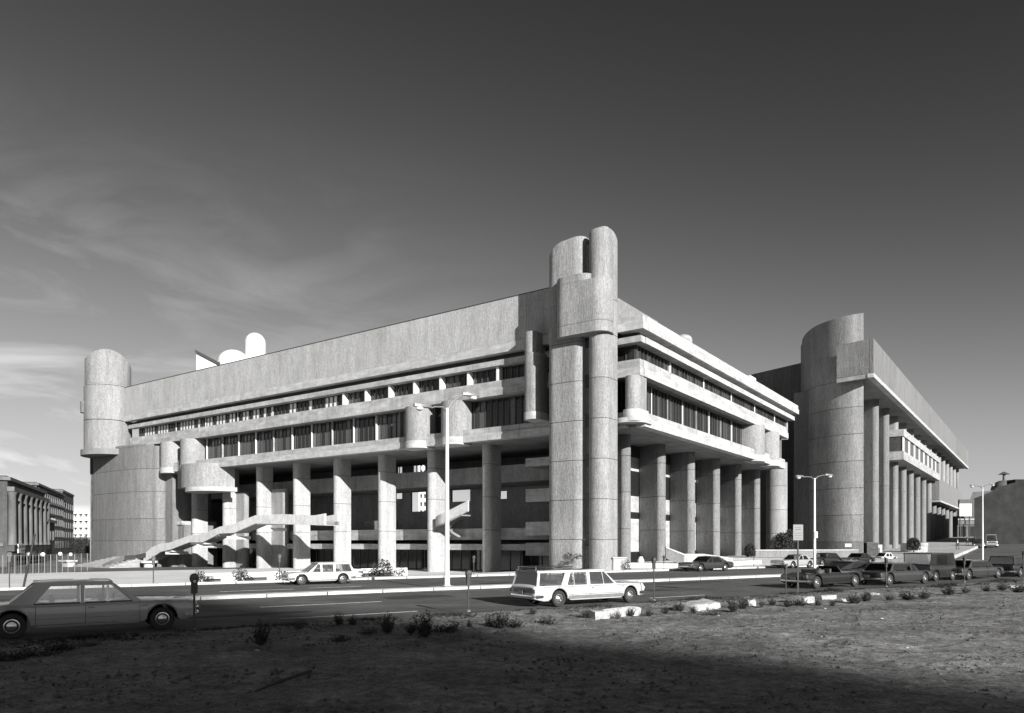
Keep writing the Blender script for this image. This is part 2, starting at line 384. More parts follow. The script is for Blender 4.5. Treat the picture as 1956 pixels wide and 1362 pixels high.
for k in range(16):
    s, n = rc.uniform(-5, 55), rc.uniform(26, 48); d = rc.choice((0, 0, 1.4)) + rc.uniform(-.3, .3); pts = []
    for j in range(rc.randint(8, 26)): pts.append(S(s, n)[:2]); s += .35 * math.cos(d); n += .35 * math.sin(d); d += rc.gauss(0, .22); n = clamp(n, 24, 48.8)
    if 35.9 < n < 37.5: continue
    for (xa, ya), (xb, yb) in zip(pts, pts[1:]):
        w_ = rc.uniform(.012, .03); mbc.add([(xa - w_, ya, .0045), (xb - w_, yb, .0045), (xb + w_, yb, .0045), (xa + w_, ya, .0045)], [(0, 1, 2, 3)])
me = mbc.mesh('road_cracks', tar_m, recalc=False); o = bpy.data.objects.new('road_cracks', me); COL.objects.link(o); tagp(o, 'fine tarred cracks wandering over the asphalt road', 'cracks', None, 'stuff')
# pebbles and rubble on the lot (stuff)
mb = MB(); rnd = random.Random(3)
def rock(mb, x, y, z, r, rnd):
    vs_ = [Vector((x, y, z)) + Vector(d) * r * rnd.uniform(.6, 1.25) for d in ((1, 0, 0), (-1, 0, 0), (0, 1, 0), (0, -1, 0), (0, 0, .8), (0, 0, -.5))]
    mb.add(vs_, [(0, 2, 4), (2, 1, 4), (1, 3, 4), (3, 0, 4), (2, 0, 5), (1, 2, 5), (3, 1, 5), (0, 3, 5)])
for i in range(9000):
    Y = 8 + 22 * rnd.random() ** 1.1; X = rnd.uniform(-.72, .75) * Y
    s = SC * X + SS * Y; n = -SS * X + SC * Y
    if n > 23.2: continue
    rock(mb, X, Y, lot_z(s, n) + .003, rnd.choice((.008, .010, .014, .02, .03)) * rnd.uniform(.6, 1.3), rnd)
mbk = MB()
for i in range(5200):
    Y = 8.5 + 20 * rnd.random(); X = rnd.uniform(-.72, .78) * Y
    s = SC * X + SS * Y; n = -SS * X + SC * Y
    if n > 23 or noise.noise((X * .35, Y * .35, 4)) < -.02: continue
    rock(mbk, X, Y, lot_z(s, n) + .004, rnd.choice((.02, .03, .045, .06)) * rnd.uniform(.6, 1.2), rnd)
me = mbk.mesh('dirt_clods', clod_m, recalc=False); o = bpy.data.objects.new('dirt_clods', me); COL.objects.link(o); tagp(o, 'dark clods of earth scattered over the lot', 'clods', None, 'stuff')
me = mb.mesh('pebbles', pebble_m, recalc=False); o = bpy.data.objects.new('pebbles', me); COL.objects.link(o); o['kind'] = 'stuff'
tagp(o, 'scattered pebbles and crumbs of rubble over the dark dirt lot', 'pebbles')
# ------------------------------------------------------------------ the big concrete building
bld = thing('government_building', B(0, 0, 0), 'huge ribbed concrete building with long window bands over tall columns and a rounded corner tower', 'building')
def strip(side, s0, s1, o0, o1, z0, z1, mat, name, step, gap=.045, parent=bld, first=None):
    """row of separate panels on one front; o = setback from that front"""
    L = s1 - s0; k = max(1, int(round(L / step))); st = L / k; res = []
    for i in range(k):
        a0, a1 = s0 + i * st + gap / 2, s0 + (i + 1) * st - gap / 2
        if side == 'L': mb = MB().box(a0, a1, o0, o1, z0, z1, B)
        else: mb = MB().box(o0, o1, a0, a1, z0, z1, B)
        res.append(mb.build(name, mat, parent))
    return res
LA, LB = 93.0, 55.5
# parapet: solid backing core then panels
core = MB()
core.box(5.5, LA - .2, .25, 15.8, 23.8, 27.9, B)          # left penthouse
core.box(6.95, 15.8, 15.8, 58.5, 23.8, 27.9, B)
core.build('penthouse', roofing, bld)
strip('L', 5.0, LA, 0.0, .25, 23.58, 28.2, pale_r, 'parapet_panel', 8.0, .025)
strip('R', 0.25, 59, 6.6, 6.95, 23.8, 28.2, smooth_c, 'parapet_panel', 8.0, .025)
MB().box(4.95, LA, -.04, .35, 28.2, 28.28, B).box(6.55, 7.0, .35, 59, 28.2, 28.28, B).build('coping', mullion_m, bld)
# body core between the bands (dark office interior) keeps the sun out
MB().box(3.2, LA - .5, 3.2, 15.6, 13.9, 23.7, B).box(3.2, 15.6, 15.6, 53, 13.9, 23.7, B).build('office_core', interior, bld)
# cornice band on both fronts
strip('L', 2.6, LA, -.06, .9, 22.60, 23.55, lip_c, 'cornice_panel', 4.0)
strip('L', 0, 2.6, 0, .9, 23.2, 23.8, smooth_c, 'cornice_panel', 2.6)
strip('L', -.12, 2.6, -.12, .9, 22.45, 23.17, lip_c, 'cornice_panel', 2.6)
strip('R', .92, LB + .6, 0, .9, 23.2, 23.8, lip_c, 'cornice_panel', 4.0)
strip('R', .92, LB + .6, -.12, .9, 22.45, 23.17, lip_c, 'cornice_panel', 4.0)
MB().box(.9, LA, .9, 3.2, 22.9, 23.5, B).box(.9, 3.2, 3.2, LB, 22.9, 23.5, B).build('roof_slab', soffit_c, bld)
# second band
strip('L', .35, LA - .5, .35, 1.3, 21.42, 22.0, smooth_c, 'upper_band_panel', 4.0)
strip('R', 1.32, LB - .3, .30, 1.3, 21.42, 22.0, lip_c, 'upper_band_panel', 4.0)
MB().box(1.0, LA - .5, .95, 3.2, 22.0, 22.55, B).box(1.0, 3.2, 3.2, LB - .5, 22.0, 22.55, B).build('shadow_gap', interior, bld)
# middle band
strip('L', .55, LA - .6, .55, 1.2, 19.1, 19.87, smooth_c, 'middle_band_panel', 4.0)
strip('L', .45, LA - .6, .45, 1.2, 18.3, 19.07, smooth_c, 'middle_band_panel', 4.0)
strip('R', 1.22, 52, .50, 1.2, 19.1, 19.87, smooth_c, 'middle_band_panel', 4.0)
strip('R', 1.22, 52, .40, 1.2, 18.3, 19.07, lip_c, 'middle_band_panel', 4.0)
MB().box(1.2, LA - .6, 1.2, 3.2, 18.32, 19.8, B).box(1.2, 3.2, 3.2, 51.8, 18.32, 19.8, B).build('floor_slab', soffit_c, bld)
# lower band
strip('L', 2.0, LA - 1, .60, 1.4, 14.42, 15.0, smooth_c, 'lower_band_panel', 4.0)
strip('L', 2.0, LA - 1, .50, 1.4, 13.62, 14.39, lip_c, 'lower_band_panel', 4.0)
strip('R', 1.42, 50.6, .55, 1.4, 14.42, 15.0, smooth_c, 'lower_band_panel', 4.0)
strip('R', 1.42, 50.6, .45, 1.4, 13.62, 14.39, lip_c, 'lower_band_panel', 4.0)
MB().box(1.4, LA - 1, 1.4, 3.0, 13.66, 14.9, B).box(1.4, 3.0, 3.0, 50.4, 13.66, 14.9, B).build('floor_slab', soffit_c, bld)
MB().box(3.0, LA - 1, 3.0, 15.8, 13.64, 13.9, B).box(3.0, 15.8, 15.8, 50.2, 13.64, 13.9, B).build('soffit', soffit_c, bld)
# ---- window bands
def windows(side, s0, s1, o, z0, z1, pitch, pick, frame_w=.09, transom=None):
    L = s1 - s0; k = int(round(L / pitch)); st = L / k
    mb = MB()
    def bx(mb, a0, a1, b0, b1, c0, c1):
        if side == 'L': mb.box(a0, a1, b0, b1, c0, c1, B)
        else: mb.box(b0, b1, a0, a1, c0, c1, B)
    for i in range(k + 1):
        x = s0 + i * st; bx(mb, x - frame_w / 2, x + frame_w / 2, o - .10, o + .08, z0, z1)
    bx(mb, s0, s1, o - .08, o + .08, z1 - .08, z1 + .02); bx(mb, s0, s1, o - .08, o + .08, z0 - .03, z0 + .07)
    if transom: bx(mb, s0, s1, o - .06, o + .05, transom, transom + .06)
    band = mb.build('window_frame', mullion_m, bld); meshes = {}
    for i in range(k):
        m = pick(i, s0 + (i + .5) * st, k)
        x0, x1 = s0 + i * st + frame_w / 2 + .01, s0 + (i + 1) * st - frame_w / 2 - .01
        mid = B((x0 + x1) / 2, o, z0) if side == 'L' else B(o, (x0 + x1) / 2, z0)
        if m.name not in meshes:
            q = MB()
            if side == 'L': q.box(-(x1 - x0) / 2, (x1 - x0) / 2, -.012, .012, .07, z1 - z0 - .08)
            else: q.box(-.012, .012, -(x1 - x0) / 2, (x1 - x0) / 2, .07, z1 - z0 - .08)
            q.v = [(-.8183 * a + .5748 * b, .5748 * a + .8183 * b, z) for a, b, z in q.v]
            meshes[m.name] = bpy.data.objects.new('window_pane', q.mesh('window_pane', m))
        inst(meshes[m.name], mid, band, name='window_pane')
    return band
rw = random.Random(11)
def pick_upL(i, x, k):
    if x > 43: return dark_glass if (i % 11 in (0, 1) or rw.random() < .10) else (pale_glass if i % 2 or rw.random() < .55 else dark_glass)
    return dark_glass if rw.random() < .75 else mid_glass
def pick_mix(i, x, k): return mid_glass if rw.random() < .42 else dark_glass
windows('L', 10.2, LA - 2, 1.45, 19.87, 21.42, .8, pick_upL, .16)
windows('L', 1.5, 5.2, 1.45, 19.87, 21.42, .9, lambda i, x, k: dark_glass)
windows('R', 1.5, 54, 1.45, 19.87, 21.42, .8, pick_mix, .12)
windows('L', 10.2, LA - 3, 2.1, 15.0, 18.3, .8, pick_mix, .10, 17.2)
windows('L', 2.2, 5.2, 2.1, 15.0, 18.3, .9, lambda i, x, k: dark_glass)
windows('R', 2.2, 50.2, 2.1, 15.0, 18.3, .8, pick_mix, .12)
def fin(side, s, o0, o1, z0, z1, w_=.22, m=fin_m):
    mb = MB()
    if side == 'L': mb.box(s - w_ / 2, s + w_ / 2, o0, o1, z0, z1, B)
    else: mb.box(o0, o1, s - w_ / 2, s + w_ / 2, z0, z1, B)
    mb.build('window_fin', m, bld)
for i in range(7): fin('L', 17.2 + 4 * i, .7, 1.5, 19.9, 21.40, .30)
for i in range(4): fin('L', 50 + 8 * i + 6, 1.3, 1.5, 19.9, 21.4, .1)
for i in range(14): fin('L', 32.5 + 4 * i, 1.75, 2.1, 15.02, 18.28, .07 if i % 2 else .05, fin_m if i % 3 else smooth_c)
for i in range(5): fin('R', 9.5 + 9.6 * i, 1.3, 1.5, 19.9, 21.4, .26)
for i in range(11): fin('R', 6.3 + 4.1 * i, 1.97, 2.1, 15.02, 18.28, .15 if i % 2 == 0 else .07, fin_m if i % 2 == 0 else smooth_c)
# ---- rounded bays
def stadium(a0, a1, b0, b1, n=10, axis='b', both=False):
    """plan shape: straight back at b1, round nose towards b0 (axis b) ; rounded corners"""
    r = (a1 - a0) / 2; c = (a0 + a1) / 2; P = []
    for i in range(n + 1):
        t = math.pi * i / n; P.append((c + r * math.cos(t), b0 + r - r * math.sin(t)))
    if both:
        for i in range(n + 1):
            t = math.pi + math.pi * i / n; P.append((c + r * math.cos(t), b1 - r - r * math.sin(t)))
    else: P += [(a0, b1), (a1, b1)]
    return P
def rrect(x0, x1, y0, y1, r, n=6):
    r = min(r, (x1 - x0) / 2 - .001, (y1 - y0) / 2 - .001); P = []
    for cx_, cy_, t0 in ((x1 - r, y1 - r, 0), (x0 + r, y1 - r, 90), (x0 + r, y0 + r, 180), (x1 - r, y0 + r, 270)):
        for i in range(n + 1):
            t = R(t0 + 90 * i / n); P.append((cx_ + r * math.cos(t), cy_ + r * math.sin(t)))
    return P
def swap(P): return [(y, x) for x, y in P]
def bay(P, P2, z0, zr, z1):
    b_ = MB().prism(P, zr + .02, z1, B).build('rounded_bay', rough_c, bld, smooth=35)
    MB().prism(P2, z0, zr, B).build('bay_rim', lip_c, b_, smooth=35)
def Lbay(a0, a1, proj, z0=13.45, zr=14.3, z1=18.28):
    bay(stadium(a0, a1, -proj, 2.05), stadium(a0 - .08, a1 + .08, -proj - .08, 2.0), z0, zr, z1)
def Rbay(b0, b1, proj, z0=13.45, zr=14.3, z1=18.28):
    bay(swap(stadium(b0, b1, -proj, 2.05)), swap(stadium(b0 - .08, b1 + .08, -proj - .08, 2.0)), z0, zr, z1)
Lbay(27.1, 30.4, .5); Lbay(21.75, 24.9, .5)
Lbay(73.3, 77.0, .6); Lbay(79.2, 82.9, .4)
Rbay(35.3, 39.0, .3); Rbay(42.6, 46.0, .3)
# corner bay beside the tower
bay(stadium(.55, 2.0, -.15, 2.0), stadium(.35, 2.2, -.35, 2.0), 14.0, 15.1, 18.28)
MB().prism(stadium(.2, 3.4, -.4, 2.6), 13.9, 14.35, B).build('bay_rim', lip_c, bld, smooth=35)
# tall narrow bay beside the tower
nb = MB().prism(rrect(10.7, 12.45, -1.6, 1.2, .7), 15.72, 21.6, B).build('rounded_bay', rough_c, bld, smooth=35)
MB().prism(rrect(11.0, 12.45, -1.6, 1.2, .7), 21.62, 23.75, B).build('bay_top', rough_c, nb, smooth=35)
MB().prism(rrect(10.65, 12.5, -1.65, 1.2, .7), 14.95, 15.7, B).build('bay_rim', lip_c, nb, smooth=35)
# large round balcony at the far left
bal = MB().prism([(66.6 + 5.2 + 5.2 * math.cos(R(t)), 2.6 - 4.4 * math.sin(R(t))) for t in range(0, 181, 12)] , 10.75, 14.2, B).build('round_balcony', rough_c, bld, smooth=35)
MB().prism([(66.0 + 4.6 + 4.6 * math.cos(R(t)), 2.6 - 4.7 * math.sin(R(t))) for t in range(0, 181, 12)], 10.1, 10.72, B).build('balcony_slab', lip_c, bal, smooth=35)
MB().prism(rrect(75.5, 78.3, .4, 3.2, .5), 10.9, 15.2, B).build('balcony_drum', rough_c, bal, smooth=35)
# ---- columns
LIFT = 3.72
def shrink(P, q=.93):
    cx_ = sum(p[0] for p in P) / len(P); cy_ = sum(p[1] for p in P) / len(P); return [(lerp(cx_, x, q), lerp(cy_, y, q)) for x, y in P]
def column(P, zb, zt, mat, name='column'):
    z = zb; col_ = None; zs = [zb]
    z = .3
    while z + LIFT < zt: z += LIFT; zs.append(z)
    zs.append(zt)
    if zs[1] - zs[0] < 1: zs.pop(1)
    for i in range(len(zs) - 1):
        z0 = zs[i] + (.05 if i else 0); z1 = zs[i + 1]
        mb = MB().prism(P, z0, z1, B)
        if col_ is None: col_ = mb.build(name, mat, bld, smooth=35)
        else: mb.build('pour_lift', mat, col_, smooth=35)
    MB().prism(shrink(P), zb + .1, zt - .1, B).build('column_core', interior, col_)
    return col_
def finP(b1):
    P = swap(stadium(b1 - 1.3, b1, 4.0, 7.4)); P[-2] = (7.4, b1 - .1); P[-1] = (7.4, b1 + 1.2); return P
for i in range(8):
    a1 = 21.45 + 8.26 * i
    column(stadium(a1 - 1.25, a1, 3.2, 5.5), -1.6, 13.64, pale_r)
for i in range(6):
    b1 = 6.2 + 8.85 * i
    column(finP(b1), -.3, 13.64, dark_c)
column([(3.4 + 1.6 * math.cos(R(t)), 56.6 + 1.6 * math.sin(R(t))) for t in range(0, 360, 15)], -.3, 15.2, rough_c, 'round_column')
MB().box(2.6, 5, 50.4, 50.8, 13.6, 15.0, B).box(1.2, 5, 50.8, 51.1, 15.0, 18.3, B).build('end_wall', rough_c, bld)
MB().box(1.2, 5.0, 54.3, 54.7, 18.5, 23.4, B).build('end_wall', smooth_c, bld)
# ---- recessed walls behind the left colonnade
def lwall(b0, b1, a0, a1, z0, z1, m, name): return MB().box(a0, a1, b0, b1, z0, z1, B).build(name, m, bld)
for k in range(12):
    a0 = 13.6 + 8.26 * k
    lwall(8.0, 8.4, a0, a0 + 8.22, 9.75, 11.75, rough_c, 'gallery_panel')
    lwall(6.6, 7.0, a0, a0 + 8.22, 2.95, 4.3, smooth_c, 'gallery_panel')
    lwall(5.6, 6.4, a0, a0 + 8.22, 1.75, 2.45, smooth_c, 'gallery_panel')
lwall(8.4, 15.6, 10, 90, 9.8, 10.1, soffit_c, 'floor_slab'); lwall(7.0, 15.6, 10, 90, 2.95, 3.2, soffit_c, 'floor_slab'); lwall(6.4, 15.6, 10, 90, 1.8, 2.3, soffit_c, 'floor_slab')
# back wall with real openings to the courtyard sky
def ray_ab(px, b):
    k = (px - 978) / F; x0, y0, _ = B(0, b); a = (x0 - k * y0) / (.8183 + .5748 * k); return a, y0 + .5748 * a
bb = 15.2
holes = []
for (p0, p1, t0, t1) in ((758, 768, 886, 906), (788, 812, 884, 904), (755, 768, 934, 953), (785, 813, 932, 977), (862, 898, 932, 958), (949, 968, 938, 953)):
    a0, y0 = ray_ab(p0, bb); a1, y1 = ray_ab(p1, bb); ym = (y0 + y1) / 2
    holes.append((a1, a0, H + (1036 - t1) * ym / F, H + (1036 - t0) * ym / F))
acuts = sorted(set([10.2, 112] + [h[0] for h in holes] + [h[1] for h in holes])); zc = sorted(set([-1.6, 13.64] + [h[2] for h in holes] + [h[3] for h in holes]))
bw = MB()
for i in range(len(acuts) - 1):
    run = None
    for j in range(len(zc) - 1):
        am, zm = (acuts[i] + acuts[i + 1]) / 2, (zc[j] + zc[j + 1]) / 2
        if any(h[0] < am < h[1] and h[2] < zm < h[3] for h in holes):
            continue
        bw.box(acuts[i], acuts[i + 1], bb, bb + .3, zc[j], zc[j + 1], B)
bw.build('courtyard_wall', rough_c, bld)
for h in holes:
    k = 2 if h[1] - h[0] > 2 else 1
    q = MB()
    for i in range(1, k + 1): q.box(h[0] + (h[1] - h[0]) * i / (k + 1) - .05, h[0] + (h[1] - h[0]) * i / (k + 1) + .05, bb - .05, bb + .05, h[2], h[3], B)
    if h[3] > 12: q.build('opening_mullion', mullion_m, bld)
# solid wing under the right front seen from the left (deep shade) with its own bands
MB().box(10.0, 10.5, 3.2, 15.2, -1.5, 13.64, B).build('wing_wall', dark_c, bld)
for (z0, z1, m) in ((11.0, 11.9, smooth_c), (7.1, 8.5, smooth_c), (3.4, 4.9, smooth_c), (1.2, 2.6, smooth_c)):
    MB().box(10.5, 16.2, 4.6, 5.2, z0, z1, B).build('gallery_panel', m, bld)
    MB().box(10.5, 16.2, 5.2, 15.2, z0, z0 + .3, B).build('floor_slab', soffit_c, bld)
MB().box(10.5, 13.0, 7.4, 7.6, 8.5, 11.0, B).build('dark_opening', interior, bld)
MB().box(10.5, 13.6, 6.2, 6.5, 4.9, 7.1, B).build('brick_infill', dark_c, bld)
# ground floor glazing
def ground_glass(side, s0, s1, o, z0, z1, pitch):
    L = s1 - s0; k = int(round(L / pitch)); st = L / k; mb = MB()
    for i in range(k + 1):
        x = s0 + i * st
        if side == 'L': mb.box(x - .06, x + .06, o - .08, o + .08, z0, z1, B)
        else: mb.box(o - .08, o + .08, x - .06, x + .06, z0, z1, B)
    fr2 = mb.build('shopfront_frame', mullion_m, bld)
    for i in range(k):
        x = s0 + i * st
        if side == 'L': MB().box(x + .07, x + st - .07, o - .01, o + .01, z0, z1, B).build('glass_panel', dark_glass, fr2)
        else: MB().box(o - .01, o + .01, x + .07, x + st - .07, z0, z1, B).build('glass_panel', dark_glass, fr2)
ground_glass('L', 10.6, 84, 8.6, -1.3, 1.8, 1.5)
lwall(8.9, 9.3, 40, 46, 4.3, 5.6, dark_c, 'pier')
# far left solid walls between columns b and c
for (a0, a1, b0, b1, z1) in ((58.5, 63.5, 5.2, 6.2, 10.4), (67.5, 71.5, 5.0, 6.0, 10.2)):
    MB().prism(rrect(a0, a1, b0, b1, .45), -1.6, z1, B).build('stair_core_wall', rough_c, bld, smooth=35)
# ---- recessed wall behind the right fins
RZ = [(-.2, 1.55, dark_glass, 'glass_panel'), (1.6, 5.3, smooth_c, 'wall_panel'), (5.35, 6.05, dark_glass, 'glass_panel'), (6.1, 7.9, smooth_c, 'wall_panel'), (7.95, 10.7, dark_glass, 'glass_panel'), (10.75, 12.3, lip_c, 'wall_panel'), (12.35, 13.6, interior, 'wall_panel')]
for i in range(6):
    b0 = -2.6 + 8.85 * i
    for z0, z1, m, nm in RZ:
        MB().box(7.5, 7.9, b0, b0 + 8.8, z0, z1, B).build(nm, m, bld)
    MB().box(6.0, 7.5, b0 + .1, b0 + 1.7, 9.4, 10.5, B).build('balcony_stub', smooth_c, bld)
# ---- corner tower
tower = MB().prism(rrect(4.95, 8.95, -2.7, 1.4, .95, 8), -.6, 2.9, B).build('corner_tower', rough_c, bld, smooth=35)
def lobe(P, zs, name='pour_lift'):
    for i in range(len(zs) - 1): MB().prism(P, zs[i] + .05, zs[i + 1], B).build(name, rough_c, tower, smooth=35)
    MB().prism(shrink(P, .96), zs[0] + .1, zs[-1] - .1, B).build('tower_core', interior, tower)
PL = rrect(4.88, 8.95, -2.7, 1.4, .95, 8); PR = rrect(2.35, 4.4, -3.0, .25, .98, 8)
lobe(PL, [2.9, 6.62, 10.34, 14.06, 17.78, 21.5, 25.22])
lobe(PR, [-.6, 2.9, 6.62, 10.34, 14.06, 17.78, 21.9, 25.2])
def domed(P, z0, z1, lo_axis, drop, name):
    """top of a lobe: rings shrinking as a quarter circle on one end"""
    xs_ = [p[0] for p in P]; ys_ = [p[1] for p in P]; rings = []
    x0, x1, y0, y1 = min(xs_), max(xs_), min(ys_), max(ys_)
    rings.append([(x, y, z0) for x, y in P]); K = 9
    for i in range(K + 1):
        t = i / K * R(84); q = drop * (1 - math.cos(t)); z = z1 - drop + drop * math.sin(t)
        r = []
        for x, y in P:
            if lo_axis == 'a': fx = (x - x0) / (x1 - x0); r.append((x - q * fx ** 1.0, y + (.25 * q if y < (y0 + y1) / 2 else -.25 * q), z - .9 * fx * (i / K)))
            else: fy = (y - y0) / (y1 - y0); r.append((x + (.12 * q if x < (x0 + x1) / 2 else -.12 * q), y - q * fy * 1.0 + (.30 * q * (1 - fy)), z))
        rings.append(r)
    MB().rings(rings, tf=B).build(name, rough_c, tower, smooth=50)
def dense(P, d=.12):
    out_ = []
    for (x0, y0), (x1, y1) in zip(P, P[1:] + P[:1]):
        n = max(1, int(math.hypot(x1 - x0, y1 - y0) / d)); out_ += [(lerp(x0, x1, i / n), lerp(y0, y1, i / n)) for i in range(n)]
    return out_
def capz(P, z0, fz, name):
    cx_ = sum(p[0] for p in P) / len(P); cy_ = sum(p[1] for p in P) / len(P); rings = [[(x, y, z0) for x, y in P]]
    for q in (1.0, .94, .8, .6, .35, .08):
        r = [(lerp(cx_, x, q), lerp(cy_, y, q)) for x, y in P]; rings.append([(x, y, fz(x, y) - (.18 if q == 1 else 0)) for x, y in r])
    MB().rings(rings, tf=B).build(name, rough_c, tower, smooth=50)
def qd(t): t = clamp(t); return 1 - math.sqrt(max(0, 1 - t * t))
capz(dense(PL), 25.25, lambda a, b: 31.5 - .08 * (a - 4.9) - 1.9 * qd((a - 7.1) / 1.95) - .5 * qd((b - .2) / 1.3), 'tower_top')
capz(dense(PR), 25.25, lambda a, b: 31.75 - 2.2 * qd((b + 1.7) / 2.1) - .7 * qd((a - 3.5) / .95) - .3 * qd((2.9 - a) / .6) - .5 * qd((-2.2 - b) / .8), 'tower_top')
MB().box(4.35, 5.0, -2.0, .2, -.5, 30.6, B).build('tower_slot', dark_c, tower)
for i in range(6): MB().box(4.42, 4.93, -2.06, -2.01, 2.3 + 3.72 * i, 3.5 + 3.72 * i, B).build('slot_panel', dark_glass, tower)
# projecting capsule
PC = rrect(2.05, 7.6, -3.6, -1.0, 1.15, 8)
MB().prism(PC, 22.9, 26.75, B).build('tower_capsule', rough_c, tower, smooth=35)
MB().prism(PC, 21.9, 22.87, B).build('capsule_rim', rough_c, tower, smooth=35)
MB().prism(rrect(3.7, 7.6, -3.6, -1.0, 1.15, 8), 26.77, 27.45, B).build('capsule_cap', rough_c, tower, smooth=35)
# link strip between tower and left front
MB().box(9.2, 10.2, .3, 1.6, -1, 27.6, B).build('link_wall', rough_c, bld)
for z0, z1 in ((19.2, 22.2), (15.6, 18.4), (9.2, 12.6)): MB().box(9.35, 10.05, .2, .3, z0, z1, B).build('narrow_window', dark_glass, bld)
# ---- left end tower and the great curved wall
ltp = [(96.6 + 3.65 * math.cos(R(t)), -.9 + 3.55 * math.sin(R(t))) for t in range(0, 360, 12)]
zs = [18.6, 22.6, 28.4]
lt = MB().prism(ltp, 17.9, 22.6, B).build('end_tower', rough_c, bld, smooth=35)
MB().prism(ltp, 22.70, 28.3, B).build('pour_lift', rough_c, lt, smooth=35)
tp = [(96.6 + (p[0] - 96.6) * .96, -.9 + (p[1] + .9) * .96) for p in ltp]
MB().prism(tp, 28.40, 28.6, B).build('pour_lift', rough_c, lt, smooth=35)
rg = [[(x, y, 28.62) for x, y in tp]]
for q in (1.0, .9, .7, .45, .2, .03): rg.append([(lerp(96.6, x, q), lerp(-.9, y, q), 34.15 - .15 * (-.363 * (lerp(96.6, x, q) - 96.6) + .927 * (lerp(-.9, y, q) + .9) + .4) ** 2) for x, y in tp])
MB().rings(rg, tf=B).build('tower_top', rough_c, lt, smooth=50)
MB().prism([(96.6 + 5.2 * math.cos(R(t)), .2 + 5.0 * math.sin(R(t))) for t in range(0, 360, 12)], 16.95, 17.87, B).build('tower_rim', soffit_c, lt, smooth=35)
MB().prism([(98.2 + .8 * math.cos(R(t)), -3.75 + .8 * math.sin(R(t))) for t in range(0, 360, 20)], 24.0, 25.8, B).build('side_spout', dark_c, lt, smooth=35)
wallp = [(102.3, 9), (102.3, -.3), (101.9, -.9), (99.0, -1.25), (95.5, -1.5), (92.0, -1.6), (89.0, -1.5), (86.4, -1.1), (84.4, -.2), (83.0, 1.2), (83.0, 9)]
def crom(P, k=4):
    n = len(P); o = []
    for i in range(n):
        p0, p1, p2, p3 = P[i - 1], P[i], P[(i + 1) % n], P[(i + 2) % n]
        if math.hypot(p2[0] - p1[0], p2[1] - p1[1]) > 4.5 or i in (0, n - 2, n - 1): o.append(p1); continue
        for j in range(k):
            t = j / k; o.append(tuple(.5 * (2 * p1[c] + (p2[c] - p0[c]) * t + (2 * p0[c] - 5 * p1[c] + 4 * p2[c] - p3[c]) * t * t + (3 * p1[c] - p0[c] - 3 * p2[c] + p3[c]) * t ** 3) for c in (0, 1)))
    return o
wallp = crom(wallp)
cwz = [-2, 2.9, 6.4, 10.7, 14.3, 17.9]
cw = MB().prism(wallp, cwz[0], cwz[1], B).build('curved_wall', dark_c, bld, smooth=35)
MB().prism(shrink(wallp, .97), -1.9, 17.8, B).build('wall_core', interior, cw)
for i in range(1, 5):
    P_ = wallp if i < 3 else [p for p in wallp]
    MB().prism(P_, cwz[i] + .05, cwz[i + 1], B).build('pour_lift', dark_c, cw, smooth=35)
MB().prism([(95, 4), (95, -1.45), (92, -1.6), (88, -1.5), (85.2, -.7), (84.6, 4)], 17.93, 18.28, B).build('pour_lift', dark_c, cw, smooth=35)
MB().box(81.0, 82.98, 1.3, 8, -2, 13.6, B).build('pour_lift', dark_c, cw)
MB().box(79.2, 80.98, 2.2, 8, -2, 5.4, B).build('pour_lift', dark_c, cw)
MB().box(79.6, 80.98, 2.0, 8, 5.42, 6.0, B).build('pour_lift', smooth_c, cw)
# ---- roof structures
def roof_thing(label, *pieces):
    for i, (mbx, nm, m) in enumerate(pieces): mbx.build(nm, m, bld, smooth=35)
def at(px, Y): return ((px - 978) / F * Y, Y)
def wcyl(px0, px1, Y, z0, zt, dome, mat=white_c, nm='roof_drum'):
    x0, _ = at(px0, Y); x1, _ = at(px1, Y); r = (x1 - x0) / 2; c = (x0 + x1) / 2
    prof = [(r, z0)] + [(r * math.cos(R(t)), zt - dome + dome * math.sin(R(t))) for t in range(0, 90, 10)]
    MB().lathe(prof, 28, lambda x, y, z: (c + x, Y + y, z)).build(nm, mat, bld, smooth=50)
wcyl(468, 507, 128, 27.5, 39.1, 1.9); wcyl(416, 476, 126, 27.5, 35.6, 2.4)
Yw = 124
pw = [at(375, Yw), at(416, Yw)]
MB().add([(pw[0][0], Yw, 27), (pw[1][0], Yw, 27), (pw[1][0], Yw, 33.2), (pw[0][0], Yw, 34.6), (pw[0][0], Yw + 6, 27), (pw[1][0], Yw + 6, 27), (pw[1][0], Yw + 6, 33.2), (pw[0][0], Yw + 6, 34.6)],
         [(0, 1, 2, 3), (4, 5, 6, 7), (0, 1, 5, 4), (1, 2, 6, 5), (2, 3, 7, 6), (3, 0, 4, 7)]).build('roof_monitor', white_c, bld)
MB().add([(pw[0][0] - .1, Yw - .3, 34.62), (pw[1][0] + .5, Yw - .3, 32.4), (pw[1][0] + .5, Yw - .3, 32.9), (pw[0][0] - .1, Yw - .3, 35.1), (pw[0][0] - .1, Yw + 6, 34.62), (pw[1][0] + .5, Yw + 6, 32.4), (pw[1][0] + .5, Yw + 6, 32.9), (pw[0][0] - .1, Yw + 6, 35.1)],
         [(0, 1, 2, 3), (4, 5, 6, 7), (0, 1, 5, 4), (1, 2, 6, 5), (2, 3, 7, 6), (3, 0, 4, 7)]).build('monitor_roof', mullion_m, bld)
wcyl(1290, 1322, 100, 27.5, 30.9, .8, smooth_c, 'roof_vent'); 
MB().box(7.2, 9, 55.5, 58.5, 27.9, 29.4, B).build('roof_vent', white_c, bld)
# ---- far link wing between the two buildings
MB().prism([(41.6, 134), (53.0, 128.5), (57, 138), (45, 143)], -1, lambda x, y: 33.0 + (x - 43) * .16).build('link_wing', dark_c, bld)
